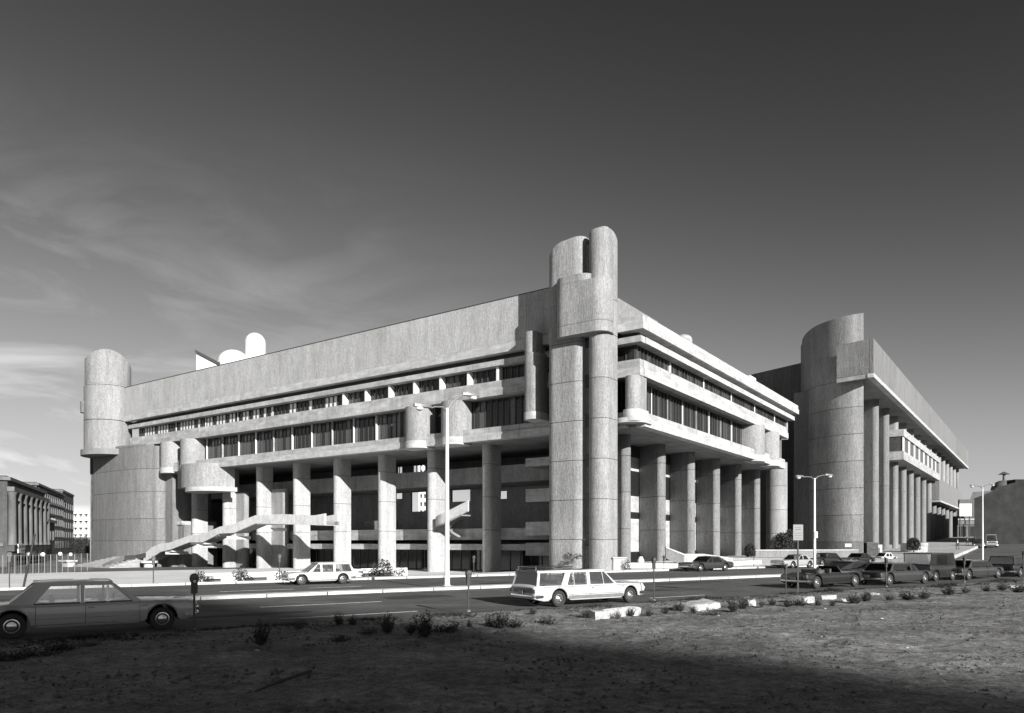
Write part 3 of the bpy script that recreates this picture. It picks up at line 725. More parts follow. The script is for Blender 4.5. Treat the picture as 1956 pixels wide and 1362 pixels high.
# ------------------------------------------------------------------ outside stair
stair = thing('concrete_stair', B(64, -2, -1), 'long pale concrete stair with solid parapets rising from the plaza to the gallery', 'stairway')
def st_pt(px, py, b):
    a, Y = ray_ab(px, b); return a, H + (1036 - py) * Y / F
top = [(274, 1060), (289, 1046), (307, 1038), (325, 1036), (361, 1023), (387, 1020.5), (420, 1006), (446, 1001), (487, 984.5), (541, 982), (600, 984.5), (620, 981)]
bot = [(280, 1073), (295, 1066), (310, 1054), (336, 1050), (366, 1036), (390, 1036), (426, 1019), (449, 1018), (490, 1000), (541, 1001), (600, 1003), (620, 1003)]
b_out, b_in = -2.2, -.1
T = [st_pt(x, y, b_out) for x, y in top]; Bt = [st_pt(x, y, b_out) for x, y in bot]
for nm, b0, b1, lo in (('parapet', b_out, b_out + .28, 0), ('parapet', b_in, b_in + .28, 0)):
    mbp = MB()
    for i in range(len(T) - 1):
        (a0, z0), (a1, z1) = T[i], T[i + 1]; zb0, zb1 = Bt[i][1] + (.5 if b0 == b_in else 0), Bt[i + 1][1] + (.5 if b0 == b_in else 0)
        mbp.add([B(a0 - .01, b0, zb0), B(a1 + .01, b0, zb1), B(a1 + .01, b0, z1), B(a0 - .01, b0, z0), B(a0 - .01, b1, zb0), B(a1 + .01, b1, zb1), B(a1 + .01, b1, z1), B(a0 - .01, b1, z0)],
                       [(0, 1, 2, 3), (4, 5, 6, 7), (0, 1, 5, 4), (1, 2, 6, 5), (2, 3, 7, 6), (3, 0, 4, 7)])
    mbp.build(nm, stair_c, stair)
for i in range(len(T) - 1):
    (a0, zz0), (a1, zz1) = (T[i][0], Bt[i][1] + .02), (T[i + 1][0], Bt[i + 1][1] + .02)
    MB().add([B(a0, b_out + .26, zz0), B(a1, b_out + .26, zz1), B(a1, b_out + .26, zz1 + .5), B(a0, b_out + .26, zz0 + .5), B(a0, b_in + .27, zz0), B(a1, b_in + .27, zz1), B(a1, b_in + .27, zz1 + .5), B(a0, b_in + .27, zz0 + .5)],
             [(0, 1, 2, 3), (4, 5, 6, 7), (0, 1, 5, 4), (1, 2, 6, 5), (2, 3, 7, 6), (3, 0, 4, 7)]).build('stringer_slab', soffit_c, stair)
for i in range(len(T) - 1):
    a0, z0 = T[i][0], T[i][1] - .95; a1, z1 = T[i + 1][0], T[i + 1][1] - .95
    if z1 - z0 > .25:
        k = max(1, int(round((z1 - z0) / .17)))
        for j in range(k):
            x0 = lerp(a0, a1, j / k); x1 = lerp(a0, a1, (j + 1) / k); zt = lerp(z0, z1, (j + 1) / k)
            MB().box(x1, x0, b_out + .28, b_in + .1, zt - .15, zt, B).build('step', stair_c, stair)
    else: MB().box(a1, a0, b_out + .28, b_in, z0 - .3, max(z0, z1), B).build('landing', stair_c, stair)
# end pedestal, supports
pa, pz = st_pt(279, 1080, b_out)
MB().prism([(pa + .2 + .75 * math.cos(R(t)), -1.6 + .75 * math.sin(R(t))) for t in range(0, 360, 20)], -1.3, -.55, B).build('pedestal', stair_c, stair, smooth=35)
MB().prism([(pa + .2 + 1.25 * math.cos(R(t)), -1.6 + 1.25 * math.sin(R(t))) for t in range(0, 360, 20)], -.53, -.2, B).build('pedestal_cap', stair_c, stair, smooth=35)
for (px, py) in ((326, 1057), (386, 1043), (444, 1028), (512, 1012)):
    a, Y = ray_ab(px, -1.5); z = H + (1036 - py) * Y / F
    MB().prism([(a + .6, -2.0), (a - .5, -1.6), (a - .6, 1.0), (a + .5, 1.0)], z - .15, z + .28, B).build('support_beam', stair_c, stair)
# low wide corner steps at the far left with dark stepped coping
fs = thing('corner_steps', B(90, -5, -1.2), 'low flight of brick steps below the great curved wall', 'steps')
for i in range(8):
    MB().box(84.5 - .1 * i, 96.6 - .55 * i, -6.6 + .62 * i, -1.15, -1.25 + .2 * i, -1.05 + .2 * i - .004, B).build('step', brickpav, fs)
cp = [st_pt(200, 1078, -6), st_pt(218, 1069, -5), st_pt(240, 1061, -3.6), st_pt(262, 1060, -2.6), st_pt(300, 1051, -1.6)]
bs_ = [-6.4, -5.2, -3.8, -2.8, -1.5]
for i in range(4):
    (a0, z0), (a1, z1) = cp[i], cp[i + 1]; q0, q1 = bs_[i], bs_[i + 1]
    MB().add([B(a0, q0, z0 - .7), B(a1, q1, z1 - .7), B(a1, q1, z1), B(a0, q0, z0), B(a0 + .1, q0 + .4, z0 - .7), B(a1 + .1, q1 + .4, z1 - .7), B(a1 + .1, q1 + .4, z1), B(a0 + .1, q0 + .4, z0)],
             [(0, 1, 2, 3), (4, 5, 6, 7), (0, 1, 5, 4), (1, 2, 6, 5), (2, 3, 7, 6), (3, 0, 4, 7)]).build('coping', mullion_m, fs)
MB().box(96.3, 97.8, -7.4, -6.2, -1.3, -.45, B).build('pedestal', stair_c, fs); MB().box(96.0, 98.8, -7.7, -6.0, -.44, -.2, B).build('pedestal_cap', stair_c, fs)
# ------------------------------------------------------------------ spiral stair in the colonnade
sp_ = thing('curved_stair', B(23, 4, -1), 'curved concrete stair sweeping round inside the colonnade beside the lamp post', 'stairway')
def ang(t): return R(lerp(-62, 205, t))
Kc = 26; ca, cb, rr_ = 21.6, 7.2, 3.9
pts = []
for i in range(Kc + 1):
    t = i / Kc; th = lerp(-150, 95, t)      # plan angle
    pts.append((ca - rr_ * math.sin(R(th)) * 1.0, cb - rr_ * math.cos(R(th)), 0))
def helix(t):
    # straight upper run, then a half turn falling behind
    if t < .38: q = t / .38; return (lerp(22.4, 26.0, q), lerp(2.2, 2.4, q), lerp(6.5, 5.25, q))
    q = (t - .38) / .62; th = R(lerp(0, 150, q)); return (25.9 + 2.9 * math.sin(th), 2.4 + 2.4 * (1 - math.cos(th)), lerp(5.25, 3.7, q))
K2 = 30; mpar = MB()
for i in range(K2):
    t0, t1 = i / K2, (i + 1) / K2; p0, p1 = helix(t0), helix(t1)
    if t0 < .86: mpar.add([B(p0[0], p0[1], p0[2] - .35), B(p1[0], p1[1], p1[2] - .35), B(p1[0], p1[1], p1[2] + .85), B(p0[0], p0[1], p0[2] + .85),
              B(p0[0], p0[1] + .2, p0[2] - .35), B(p1[0] - .12, p1[1] + .2, p1[2] - .35), B(p1[0] - .12, p1[1] + .2, p1[2] + .85), B(p0[0], p0[1] + .2, p0[2] + .85)],
             [(0, 1, 2, 3), (4, 5, 6, 7), (0, 1, 5, 4), (1, 2, 6, 5), (2, 3, 7, 6), (3, 0, 4, 7)])
    if i == K2 - 1: mpar.build('parapet', stair_c, sp_)
    if i < 3: continue
    d = Vector((p1[0] - p0[0], p1[1] - p0[1])); nrm = Vector((-d.y, d.x)).normalized() * (1.5 if t0 >= .38 else 1.5)
    if t0 < .38: nrm = Vector((0, 1.6))
    else: nrm = (Vector((25.9, 4.8)) - Vector((p0[0], p0[1]))) * .62
    MB().add([B(p0[0], p0[1], p0[2] - .36), B(p1[0], p1[1], p0[2] - .36), B(p1[0] + nrm.x, p1[1] + nrm.y, p0[2] - .36), B(p0[0] + nrm.x, p0[1] + nrm.y, p0[2] - .36),
              B(p0[0], p0[1], p0[2] - .52), B(p1[0], p1[1], p0[2] - .52), B(p1[0] + nrm.x, p1[1] + nrm.y, p0[2] - .52), B(p0[0] + nrm.x, p0[1] + nrm.y, p0[2] - .52)],
             [(0, 1, 2, 3), (4, 5, 6, 7), (0, 1, 5, 4), (1, 2, 6, 5), (2, 3, 7, 6), (3, 0, 4, 7)]).build('step', soffit_c, sp_)  # steps in a darker grey: the underside shade is put into the colour
# ------------------------------------------------------------------ second building
b2 = thing('office_block', B2(0, 60, 1), 'far concrete building with an overhanging blank top storey, curved tower and row of tall columns', 'building')
ev = Vector((-.673, .7395))
def D2(t, b, z): # t along the end face from the corner, b along the front
    p = Vector(B2(0, b)[:2]) + ev * t; return (p.x, p.y, z)
LB2 = 167
k = 16
for i in range(k):
    c0, c1 = LB2 * i / k + .04, LB2 * (i + 1) / k
    MB().add([B2(0, c0, 27.6), B2(0, c1, 27.6), B2(0, c1, 32.65), B2(0, c0, 32.65), B2(.5, c0, 27.6), B2(.5, c1, 27.6), B2(.5, c1, 32.65), B2(.5, c0, 32.65)],
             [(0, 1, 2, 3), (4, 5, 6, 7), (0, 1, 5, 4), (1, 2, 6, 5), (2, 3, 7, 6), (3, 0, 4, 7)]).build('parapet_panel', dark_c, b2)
    MB().box(-.06, .8, c0, c1, 26.95, 27.55, B2).build('parapet_lip', lip_c, b2)
MB().add([D2(0, -.05, 27.6), D2(5.4, 0, 27.6), D2(5.4, 0, 32.64), D2(0, -.05, 32.64), D2(.51, .5, 27.6), D2(5.4, .5, 27.6), D2(5.4, .5, 32.64), D2(.51, .5, 32.64)],
         [(0, 1, 2, 3), (4, 5, 6, 7), (0, 1, 5, 4), (1, 2, 6, 5), (2, 3, 7, 6), (3, 0, 4, 7)]).build('end_panel', rough_c, b2)
MB().add([D2(.9, -.05, 26.95), D2(5.4, -.05, 26.95), D2(5.4, -.05, 27.55), D2(.9, -.05, 27.55), D2(.9, .5, 26.95), D2(5.4, .5, 26.95), D2(5.4, .5, 27.55), D2(.9, .5, 27.55)],
         [(0, 1, 2, 3), (4, 5, 6, 7), (0, 1, 5, 4), (1, 2, 6, 5), (2, 3, 7, 6), (3, 0, 4, 7)]).build('parapet_lip', lip_c, b2)
MB().prism([(.8, .6), (.8, LB2), (13, LB2), (13, 18), (5.5, 6), (2.2, 1.4)], 27.1, 27.5, B2).build('overhang_soffit', soffit_c, b2)
MB().prism([(.5, .6), (.5, LB2), (13, LB2), (13, 18), (5.5, 6), (2.2, 1.4)], 31.6, 32.2, B2).build('roof', roofing, b2)
MB().box(1.5, 2.5, 118, 120, 32.3, 34.2, B2).build('roof_vent', metal_g, b2)
# curved tower
tw = [(53.1, 111.0), (51.8, 111.6), (50.37, 112.8), (49.14, 114.6), (48.3, 116.5), (48.06, 119), (48.4, 122), (49.32, 125), (51.3, 129), (58.5, 131), (57.2, 121)]
tw = crom(tw)
tzs = [-.3, 2.7, 6.8, 10.9, 15.0, 19.1, 23.2, 27.3, 31.4]
t2 = MB().prism(tw, tzs[0], tzs[1]).build('curved_tower', dark_c, b2, smooth=40)
for i in range(1, len(tzs) - 1): MB().prism(tw, tzs[i] + .06, tzs[i + 1]).build('pour_lift', rough_c, t2, smooth=40)
MB().prism(shrink(tw, .96), 0, 31.3).build('tower_core', interior, t2)
MB().prism(tw, 31.43, lambda x, y: 37.3 - .05 * max(0, y - 111)).build('pour_lift', rough_c, t2, smooth=40)
# columns
def c2P(b0):
    P = swap(stadium(b0 - 1.1, b0 + .5, 2.6, 7.5)); P[-2] = (7.5, b0 + .4); P[-1] = (7.5, b0 + 2.0); return P
for i in range(15):
    b0 = 20.4 + 10.4 * i
    zt = 27.1 if i < 2 else (18.2 if b0 < 95 else (13.0 if b0 < 160 else 27.1)); zb = ground_z(*B2(3, b0)[:2]) - .5
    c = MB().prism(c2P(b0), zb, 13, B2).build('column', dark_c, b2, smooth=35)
    if zt > 13.1: MB().prism(c2P(b0), 13.03, zt, B2).build('pour_lift', dark_c, c, smooth=35)
    if b0 > 90: MB().prism(swap(stadium(b0 - 1.0, b0 + .5, 2.6, 7)), 19.05, 27.1, B2).build('upper_column', rough_c, b2, smooth=35)
    elif i > 1: MB().prism(swap(stadium(b0 - 1.0, b0 + .5, 2.6, 7)), 24, 27.1, B2).build('upper_column', rough_c, b2, smooth=35)
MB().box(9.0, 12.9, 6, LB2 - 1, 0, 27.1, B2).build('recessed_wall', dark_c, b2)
MB().box(6.4, 7.2, 9, 33, 22.6, 24.4, B2).build('fascia_panel', lip_c, b2)
# glazed box
def b2box(a0, a1, c0, c1, z0, z1, m, nm, par=None): return MB().box(a0, a1, c0, c1, z0, z1, B2).build(nm, m, par or b2)
gb = b2box(1.0, 9, 36, 95, 18.2, 19.8, smooth_c, 'window_box')
b2box(1.0, 9, 36, 95, 22.6, 23.9, smooth_c, 'box_fascia', gb)
b2box(1.5, 9, 36.5, 94.5, 19.8, 22.6, interior, 'box_core', gb)
for i in range(24): b2box(1.25, 1.3, 36.6 + 2.42 * i, 36.6 + 2.42 * i + 2.2, 19.84, 22.56, mid_glass if i % 3 else pale_glass, 'window_pane', gb)
for i in range(3): b2box(1.6 + 2.4 * i, 3.9 + 2.4 * i, 36.2, 36.25, 19.84, 22.56, mid_glass, 'window_pane', gb)
bx2 = b2box(1.2, 9, 95.5, 160, 13.4, 18.9, dark_c, 'blank_box'); b2box(1.0, 9, 95.5, 160.2, 12.9, 13.35, smooth_c, 'box_lip', bx2)
b2box(3.6, 9, 5, LB2, 1.5, 2.2, dark_c, 'plinth')
# ------------------------------------------------------------------ cars
def make_car(name, label, cat, group, pos, rz, W, zr, belt, wheels, xr, xf, roof=None, hood=.0, deck=None, kind='sedan', body=None, top_mat=None, wins=(), r=.35,
             doors=(), fins=False, detail=2, tailgate=False, rack=False, skirt=False, z=0.0, tyre_w=.20, clear=.24, rocker=True, nose_slope=.03, tail_slope=.04, tumble=.80):
    """x forward, y left; xr/xf body ends; wheels=(x rear, x front); roof=(base rear, top rear, top front, base front)"""
    t = thing(name, (pos[0], pos[1], z), label, cat, group, rz)
    M_ = WLOC[t.name]
    body = body or P_grey; top_mat = top_mat or body
    def bd(mb, nm, m, par=None, smooth=None, lab=None):
        mb.v = [tuple(M_ @ Vector(p)) for p in mb.v]
        return mb.build(nm, m, par or t, smooth, world=True, label=lab)
    wr, wf = wheels; Ra = r * 1.22
    hz = belt - .04 + hood; dz = deck if deck is not None else belt - .03
    def ztop(x):
        if roof and roof[0] <= x <= roof[3]: return belt
        if roof and x > roof[3]:
            q = (x - roof[3]) / (xf - roof[3]); return lerp(belt, hz, min(1, q * 3)) - nose_slope * q ** 4
        if roof and x < roof[0]:
            q = (roof[0] - x) / (roof[0] - xr + 1e-6); return lerp(belt, dz, min(1, q * 3)) - tail_slope * q ** 4
        return belt
    xs_ = set([xr, xr + .03, xr + .10, xr + .25, xf - .25, xf - .10, xf - .03, xf])
    n = 26
    for i in range(n + 1): xs_.add(lerp(xr, xf, i / n))
    for c in (wr, wf):
        for i in range(-6, 7): xs_.add(c + Ra * math.sin(R(15 * i)) * .9999)
    xs_ = sorted(x for x in xs_ if xr <= x <= xf)
    lv = [0, .12, .30, .55, .78, .92]
    def section(x):
        q = abs((x - (xr + xf) / 2) / ((xf - xr) / 2)); wdt = W / 2 * (1 - .075 * q ** 7 - (.05 if q > .995 else 0))
        zb = clear + (.10 * max(0, (q - .86) / .14))
        for c in (wr, wf):
            if abs(x - c) < Ra: zb = max(zb, r + math.sqrt(Ra * Ra - (x - c) ** 2))
        zt = ztop(x); endd = .04 if q > .985 else 0; zt -= endd
        zb = min(zb, zt - .10)
        P = [(0, zb), (wdt * .93, zb)]
        for f, wk in ((.06, .955), (.22, .985), (.48, 1.0), (.70, .998), (.86, .972), (.96, .93)):
            zz = clear + (zt - clear) * f; P.append((wdt * wk, max(zz, zb + .012 * f * 10)))
        P.append((wdt * .80, zt + .0)); P.append((wdt * .45, zt + .025)); P.append((0, zt + .03))
        return P
    rings = []
    for x in xs_:
        P = section(x); rings.append([(x, y, zz) for y, zz in P] + [(x, -y, zz) for y, zz in P[-2:0:-1]])
    mb = MB(); nR = len(rings[0]); mb.rings(rings)
    for fi, f in enumerate(mb.f):
        ks = sorted(set(i % nR for i in f))
        if len(f) == 4 and (ks in ([0, 1], [0, nR - 1])): mb.mi[fi] = 1
    bo = bd(mb, 'body', [body, blackp], smooth=38)
    def side_y(x, zz):
        P = section(x)[1:8]
        for (y0, z0), (y1, z1) in zip(P, P[1:]):
            if z0 <= zz <= z1 and z1 > z0: return lerp(y0, y1, (zz - z0) / (z1 - z0))
        return P[3][0]
    def ribbon(nm, m, x0, x1, z0, z1, sides=(-1, 1), par=None, off=.008, steps=8, hgt=.03):
        for sd_ in sides:
            mb = MB(); rg = []
            for i in range(steps + 1):
                x = lerp(x0, x1, i / steps); zz = lerp(z0, z1, i / steps); y = side_y(x, zz)
                rg.append([(x, sd_ * (y - .01), zz - hgt / 2), (x, sd_ * (y + off), zz - hgt / 2), (x, sd_ * (y + off), zz + hgt / 2), (x, sd_ * (y - .01), zz + hgt / 2)])
            mb.rings(rg); bd(mb, nm, m, par or bo)
    # wheels
    side_n = 18
    for wx in (wr, wf):
        for sd_ in (-1, 1):
            yc = sd_ * (W / 2 - .05 - tyre_w / 2)
            tfw = lambda x, y, zz, wx=wx, yc=yc, sd_=sd_: (wx + x, yc + sd_ * zz, r + y)
            prof = [(r * .62, -tyre_w / 2), (r * .93, -tyre_w / 2), (r, -tyre_w * .32), (r, tyre_w * .32), (r * .94, tyre_w / 2), (r * .66, tyre_w / 2), (r * .62, tyre_w * .38)]
            wh = bd(MB().lathe(prof, 26, tfw), 'wheel', rubber, smooth=40)
            if detail > 0:
                bd(MB().lathe([(r * .60, tyre_w * .26), (r * .56, tyre_w * .38), (r * .48, tyre_w * .40), (r * .42, tyre_w * .28), (r * .33, tyre_w * .40), (r * .13, tyre_w * .46), (.01, tyre_w * .58)], 22, tfw), 'hubcap', hub, wh, smooth=40)
    # greenhouse
    if roof:
        rb, rt_, ft, fb = roof; yb = W / 2 * .90; yt = W / 2 * tumble; zro = zr - .05
        def Q(x0, x1, t, sd_): return Vector((lerp(x0, x1, t), sd_ * lerp(yb, yt, t), lerp(belt + .005, zro, t)))
        def bar(mb, p, q, wx, wy, ext=0):
            mb.add([(p.x - wx, p.y - wy, p.z), (p.x + wx, p.y - wy, p.z), (p.x + wx, p.y + wy, p.z), (p.x - wx, p.y + wy, p.z), (q.x - wx, q.y - wy, q.z), (q.x + wx, q.y - wy, q.z), (q.x + wx, q.y + wy, q.z), (q.x - wx, q.y + wy, q.z)],
                   [(0, 1, 2, 3), (4, 5, 6, 7), (0, 1, 5, 4), (1, 2, 6, 5), (2, 3, 7, 6), (3, 0, 4, 7)])
        # roof skin
        rr = []
        for i in range(9):
            q = i / 8; x = lerp(rt_ - .06, ft + .05, q); e = 1 - (2 * q - 1) ** 4 * .5; ring = []
            for j in range(9):
                y = (j / 8 * 2 - 1); ring.append((x, y * yt * (1.0 if 0 < i < 8 else .97), zro + .055 * (1 - abs(y) ** 3) * e + .0))
            ring += [(x, yt * .97, zro - .045), (x, -yt * .97, zro - .045)]
            rr.append(ring)
        bd(MB().rings(rr), 'roof', top_mat, smooth=40)
        for sd_ in (-1, 1): bd(MB().add([(rt_ - .04, sd_ * (yt + .035), zro - .085), (ft + .03, sd_ * (yt + .035), zro - .085), (ft + .02, sd_ * (yt + .012), zro + .012), (rt_ - .02, sd_ * (yt + .012), zro + .012), (rt_ - .04, sd_ * (yt - .02), zro - .085), (ft + .03, sd_ * (yt - .02), zro - .085), (ft + .02, sd_ * (yt - .02), zro + .012), (rt_ - .02, sd_ * (yt - .02), zro + .012)], [(0, 1, 2, 3), (4, 5, 6, 7), (0, 1, 5, 4), (1, 2, 6, 5), (2, 3, 7, 6), (3, 0, 4, 7)]), 'roof_rail', body)
        pil = [(rb, rt_, .07 if kind != 'fast' else .16), (fb, ft, .035)] + [(w_[1] if len(w_) == 2 else w_[1], w_[1], .035) for w_ in ()]
        for sd_ in (-1, 1):
            wl = list(wins)
            # wins: list of (x0 base, x1 base, x0 top, x1 top) front to back gaps filled with pillars
            edges = [(rb, rt_)] + [e for w_ in wl for e in ((w_[0], w_[2]), (w_[1], w_[3]))] + [(fb, ft)]
            
            for k in range(0, len(edges), 2):
                (b0, t0), (b1, t1) = edges[k], edges[k + 1]
                mbp = MB(); vs8 = []
                for off in (-.025, .02):
                    vs8 += [(b0, sd_ * (yb + off), belt - .02), (b1, sd_ * (yb + off), belt - .02), (t1, sd_ * (yt + off), zro + .01), (t0, sd_ * (yt + off), zro + .01)]
                mbp.add(vs8, [(0, 1, 2, 3), (4, 5, 6, 7), (0, 1, 5, 4), (1, 2, 6, 5), (2, 3, 7, 6), (3, 0, 4, 7)])
                bd(mbp, 'pillar', body)
            for (b0, b1, t0, t1) in wl:
                zt_ = zro - .085; f = (zt_ - belt) / (zro - belt)
                vs8 = []
                for off in (-.008, .004):
                    vs8 += [(b0, sd_ * (yb + off), belt + .01), (b1, sd_ * (yb + off), belt + .01), (lerp(b1, t1, f), sd_ * (lerp(yb, yt, f) + off), zt_), (lerp(b0, t0, f), sd_ * (lerp(yb, yt, f) + off), zt_)]
                g_ = bd(MB().add(vs8, [(0, 1, 2, 3), (4, 5, 6, 7), (0, 1, 5, 4), (1, 2, 6, 5), (2, 3, 7, 6), (3, 0, 4, 7)]), 'side_window', gm)
                if detail > 1:
                    fr_m = MB()
                    c4 = [Vector((b0, sd_ * (yb + .012), belt + .01)), Vector((b1, sd_ * (yb + .012), belt + .01)), Vector((lerp(b1, t1, f), sd_ * (lerp(yb, yt, f) + .012), zt_)), Vector((lerp(b0, t0, f), sd_ * (lerp(yb, yt, f) + .012), zt_))]
                    for a_, b_ in zip(c4, c4[1:] + c4[:1]): fr_m.tube([a_, b_], .013, 5)
                    bd(fr_m, 'window_trim', chrome, g_)
        # cross bars + end glass
        bd(MB().box(rt_ - .03, rt_ + .05, -yt, yt, zro - .05, zro + .02), 'roof_rail', body); bd(MB().box(ft - .05, ft + .03, -yt, yt, zro - .05, zro + .02), 'roof_rail', body)
        def endglass(xb_, xt_, nm, dirn):
            vs8 = []
            for off in (0, .012): vs8 += [(xb_ + dirn * (off - .01), -yb * .95, belt + .01), (xb_ + dirn * (off - .01), yb * .95, belt + .01), (xt_ + dirn * (off - .01), yt * .95, zro - .03), (xt_ + dirn * (off - .01), -yt * .95, zro - .03)]
            bd(MB().add(vs8, [(0, 1, 2, 3), (4, 5, 6, 7), (0, 1, 5, 4), (1, 2, 6, 5), (2, 3, 7, 6), (3, 0, 4, 7)]), nm, gm)
        endglass(fb - .02, ft, 'windshield', 1); endglass(rb + .02, rt_, 'rear_window', -1)
        # seats
        if detail > 0:
            for sx_ in ((rb + fb) / 2 + .18 * (fb - rb), rb + .30 * (fb - rb)):
                bd(MB().prism(rrect(-.62, .62, 0, .12, .05), belt - .05, belt + .15, lambda y, x, zz: (sx_ + x - .1 * (zz - belt), y, zz)), 'seat', seat_m)
            sw = MB(); cxw = (rb + fb) / 2 + .30 * (fb - rb)
            sw.tube([(cxw + .04 * math.sin(R(a_)), .38 + .19 * math.cos(R(a_)), belt + .02 + .17 * math.sin(R(a_))) for a_ in range(0, 361, 30)], .014, 5); bd(sw, 'steering_wheel', blackp)
    # door seams
    for dxx in doors:
        for sd_ in (-1, 1):
            mb = MB(); rg = []
            for i in range(9):
                zz = lerp(clear + .04, ztop(dxx) - .03, i / 8); y = side_y(dxx, zz)
                rg.append([(dxx - .007, sd_ * (y - .01), zz), (dxx + .007, sd_ * (y - .01), zz), (dxx + .007, sd_ * (y + .0035), zz), (dxx - .007, sd_ * (y + .0035), zz)])
            mb.rings(rg); bd(mb, 'door_seam', blackp, bo)
    if detail > 1:
        for dxx in doors[1:]:
            for sd_ in (-1, 1):
                zz = belt - .14; y = side_y(dxx, zz)
                bd(MB().box(dxx - .0 + .06, dxx + .22, sd_ * y - .005, sd_ * y + sd_ * .035, zz - .015, zz + .015), 'door_handle', chrome, bo)
    if detail > 1: ribbon('belt_trim', chrome, wr - .8, wf + .55, belt - .075, belt - .085, hgt=.02, steps=14); ribbon('lower_trim', chrome, wr + Ra + .02, wf - Ra - .02, clear + .24, clear + .24, hgt=.018)
    if skirt: ribbon('side_skirt', metal_g, wr + Ra + .03, wf - Ra - .03, clear + .15, clear + .15, hgt=.17, off=.004)
    if rocker: ribbon('rocker_trim', chrome if detail > 1 else blackp, wr + Ra + .05, wf - Ra - .05, clear + .07, clear + .07)
    # bumpers, lamps, grille, plates
    for (xe, dr, nm) in ((xf, 1, 'front_bumper'), (xr, -1, 'rear_bumper')):
        mb = MB(); rg = []
        for i in range(11):
            y = (i / 10 * 2 - 1) * (W / 2 + .01); xx = xe + dr * (.075 - .20 * abs(i / 10 * 2 - 1) ** 5)
            rg.append([(xx - dr * .05, y, clear + .13), (xx + dr * .02, y, clear + .14), (xx + dr * .04, y, clear + .20), (xx + dr * .02, y, clear + .26), (xx - dr * .05, y, clear + .27)])
        mb.rings(rg)
        for sd_ in (-1, 1):
            yq = sd_ * (W / 2 + .0)
            mb.box(min(xe - dr * .38, xe - dr * .10), max(xe - dr * .38, xe - dr * .10), yq - .02, yq + .03, clear + .15, clear + .25)
        bd(mb, nm, chrome, smooth=40)
    zl = ztop(xf) - .20
    bd(MB().box(xf - .02, xf + .015, -W * .30, W * .30, zl - .12, zl + .07), 'grille', grille_m, bo)
    if detail > 0:
        gb_ = MB()
        for i in range(6): gb_.box(xf + .0, xf + .025, -W * .30, W * .30, zl - .12 + .034 * i, zl - .112 + .034 * i)
        bd(gb_, 'grille_bars', chrome, bo)
    for sd_ in (-1, 1):
        for q in ((.40,) if detail < 2 else (.37, .44)):
            yl = sd_ * W * q
            hl = bd(MB().lathe([(.085, 0), (.09, .04), (.075, .055), (.01, .07)], 14, lambda x, y, zz: (xf - .03 + zz, yl + x, zl - .02 + y)), 'headlight', chrome, smooth=40)
            bd(MB().lathe([(.066, .056), (.05, .074), (.01, .085)], 14, lambda x, y, zz: (xf - .03 + zz, yl + x, zl - .02 + y)), 'lens', lens, hl, smooth=40)
        zt2 = min(ztop(xr) - .16, belt)
        bd(MB().box(xr - .03, xr + .04, min(sd_ * W * .34, sd_ * W * .465), max(sd_ * W * .34, sd_ * W * .465), zt2 - .10, zt2 + .05), 'tail_light', tail)
    bd(MB().box(xr - .10, xr - .085, -.17, .17, clear + .28, clear + .42), 'number_plate', sign_g)
    if tailgate:
        bd(MB().box(xr - .012, xr + .01, -W * .40, W * .40, clear + .34, belt - .10), 'tailgate_panel', P_char, bo)
    if rack and roof:
        rt0, rt1 = roof[1], lerp(roof[1], roof[2], .55); mb = MB(); zz = zr + .10
        loop = [(rt0, -W * .33, zz), (rt1, -W * .33, zz), (rt1, W * .33, zz), (rt0, W * .33, zz), (rt0, -W * .33, zz)]
        mb.tube(loop, .022, 6)
        for x in (rt0, (rt0 + rt1) / 2, rt1):
            for y in (-W * .33, W * .33): mb.tube([(x, y, zr - .06), (x, y, zz)], .018, 6)
            mb.tube([(x, -W * .33, zr + .03), (x, W * .33, zr + .03)], .015, 6)
        bd(mb, 'roof_rack', chrome)
    return t, bd, section
def street_car(px_r, px_f, n_side, W, heading=1, **kw):
    """wheel sight lines -> wheelbase and place on the street"""
    s0, s1 = sn(px_r, n_side)[0], sn(px_f, n_side)[0]; wb = abs(s1 - s0); sm = (s0 + s1) / 2; nc = n_side + W / 2
    return S(sm, nc), (ST if heading > 0 else ST + math.pi), wb
kerbside = 'cars parked along the near kerb'; farside = 'cars on the far side of the street'
# grey sedan, cut by the left edge
W = 2.0; pos, rz, wb = street_car(22, 311, 24.25, W); h = wb / 2
sed, bd, _ = make_car('sedan', 'dull grey four-door sedan at the near kerb, cut by the left edge', 'car', kerbside, pos, rz, W, 1.56, .93, (-h, h), -h - 1.25, h + .98,
    roof=(-h - .10, -h + .55, h - 1.36, h - .55), kind='fast', body=P_grey, top_mat=P_char, r=.35, hood=.02, deck=.90,
    wins=((-h + .50, h - 2.14, -h + .98, h - 2.14), (h - 2.03, h - 1.46, h - 2.03, h - 1.46), (h - 1.42, h - .80, h - 1.42, h - 1.41)), doors=(-h + .55, h - 2.03 + .02, h - .62), detail=2, clear=.27)
# wagon with roof rack
W = 1.95; pos, rz, wb = street_car(1070, 1206, 24.1, W); h = wb / 2
wag, bd, _ = make_car('station_wagon', 'white station wagon with a roof rack and dark roof parked beside two parking meters', 'car', kerbside, pos, rz, W, 1.53, .90, (-h, h), -h - 1.22, h + .85,
    roof=(-h - 1.12, -h - .98, h - 1.50, h - .80), body=P_white, top_mat=P_char, r=.34, deck=.9, hood=.03,
    wins=((-h - .98, -h + .14, -h - .88, -h + .42), (-h + .46, -h + .78, -h + .70, -h + .78), (-h + .82, -h + 1.48, -h + .82, -h + 1.48), (-h + 1.66, -h + 2.37, -h + 1.66, -h + 2.30), (-h + 2.41, h - .94, -h + 2.34, h - 1.53)), doors=(-h + .66, -h + 1.59, h - .66), detail=2, tailgate=True, rack=True, skirt=True, clear=.26)
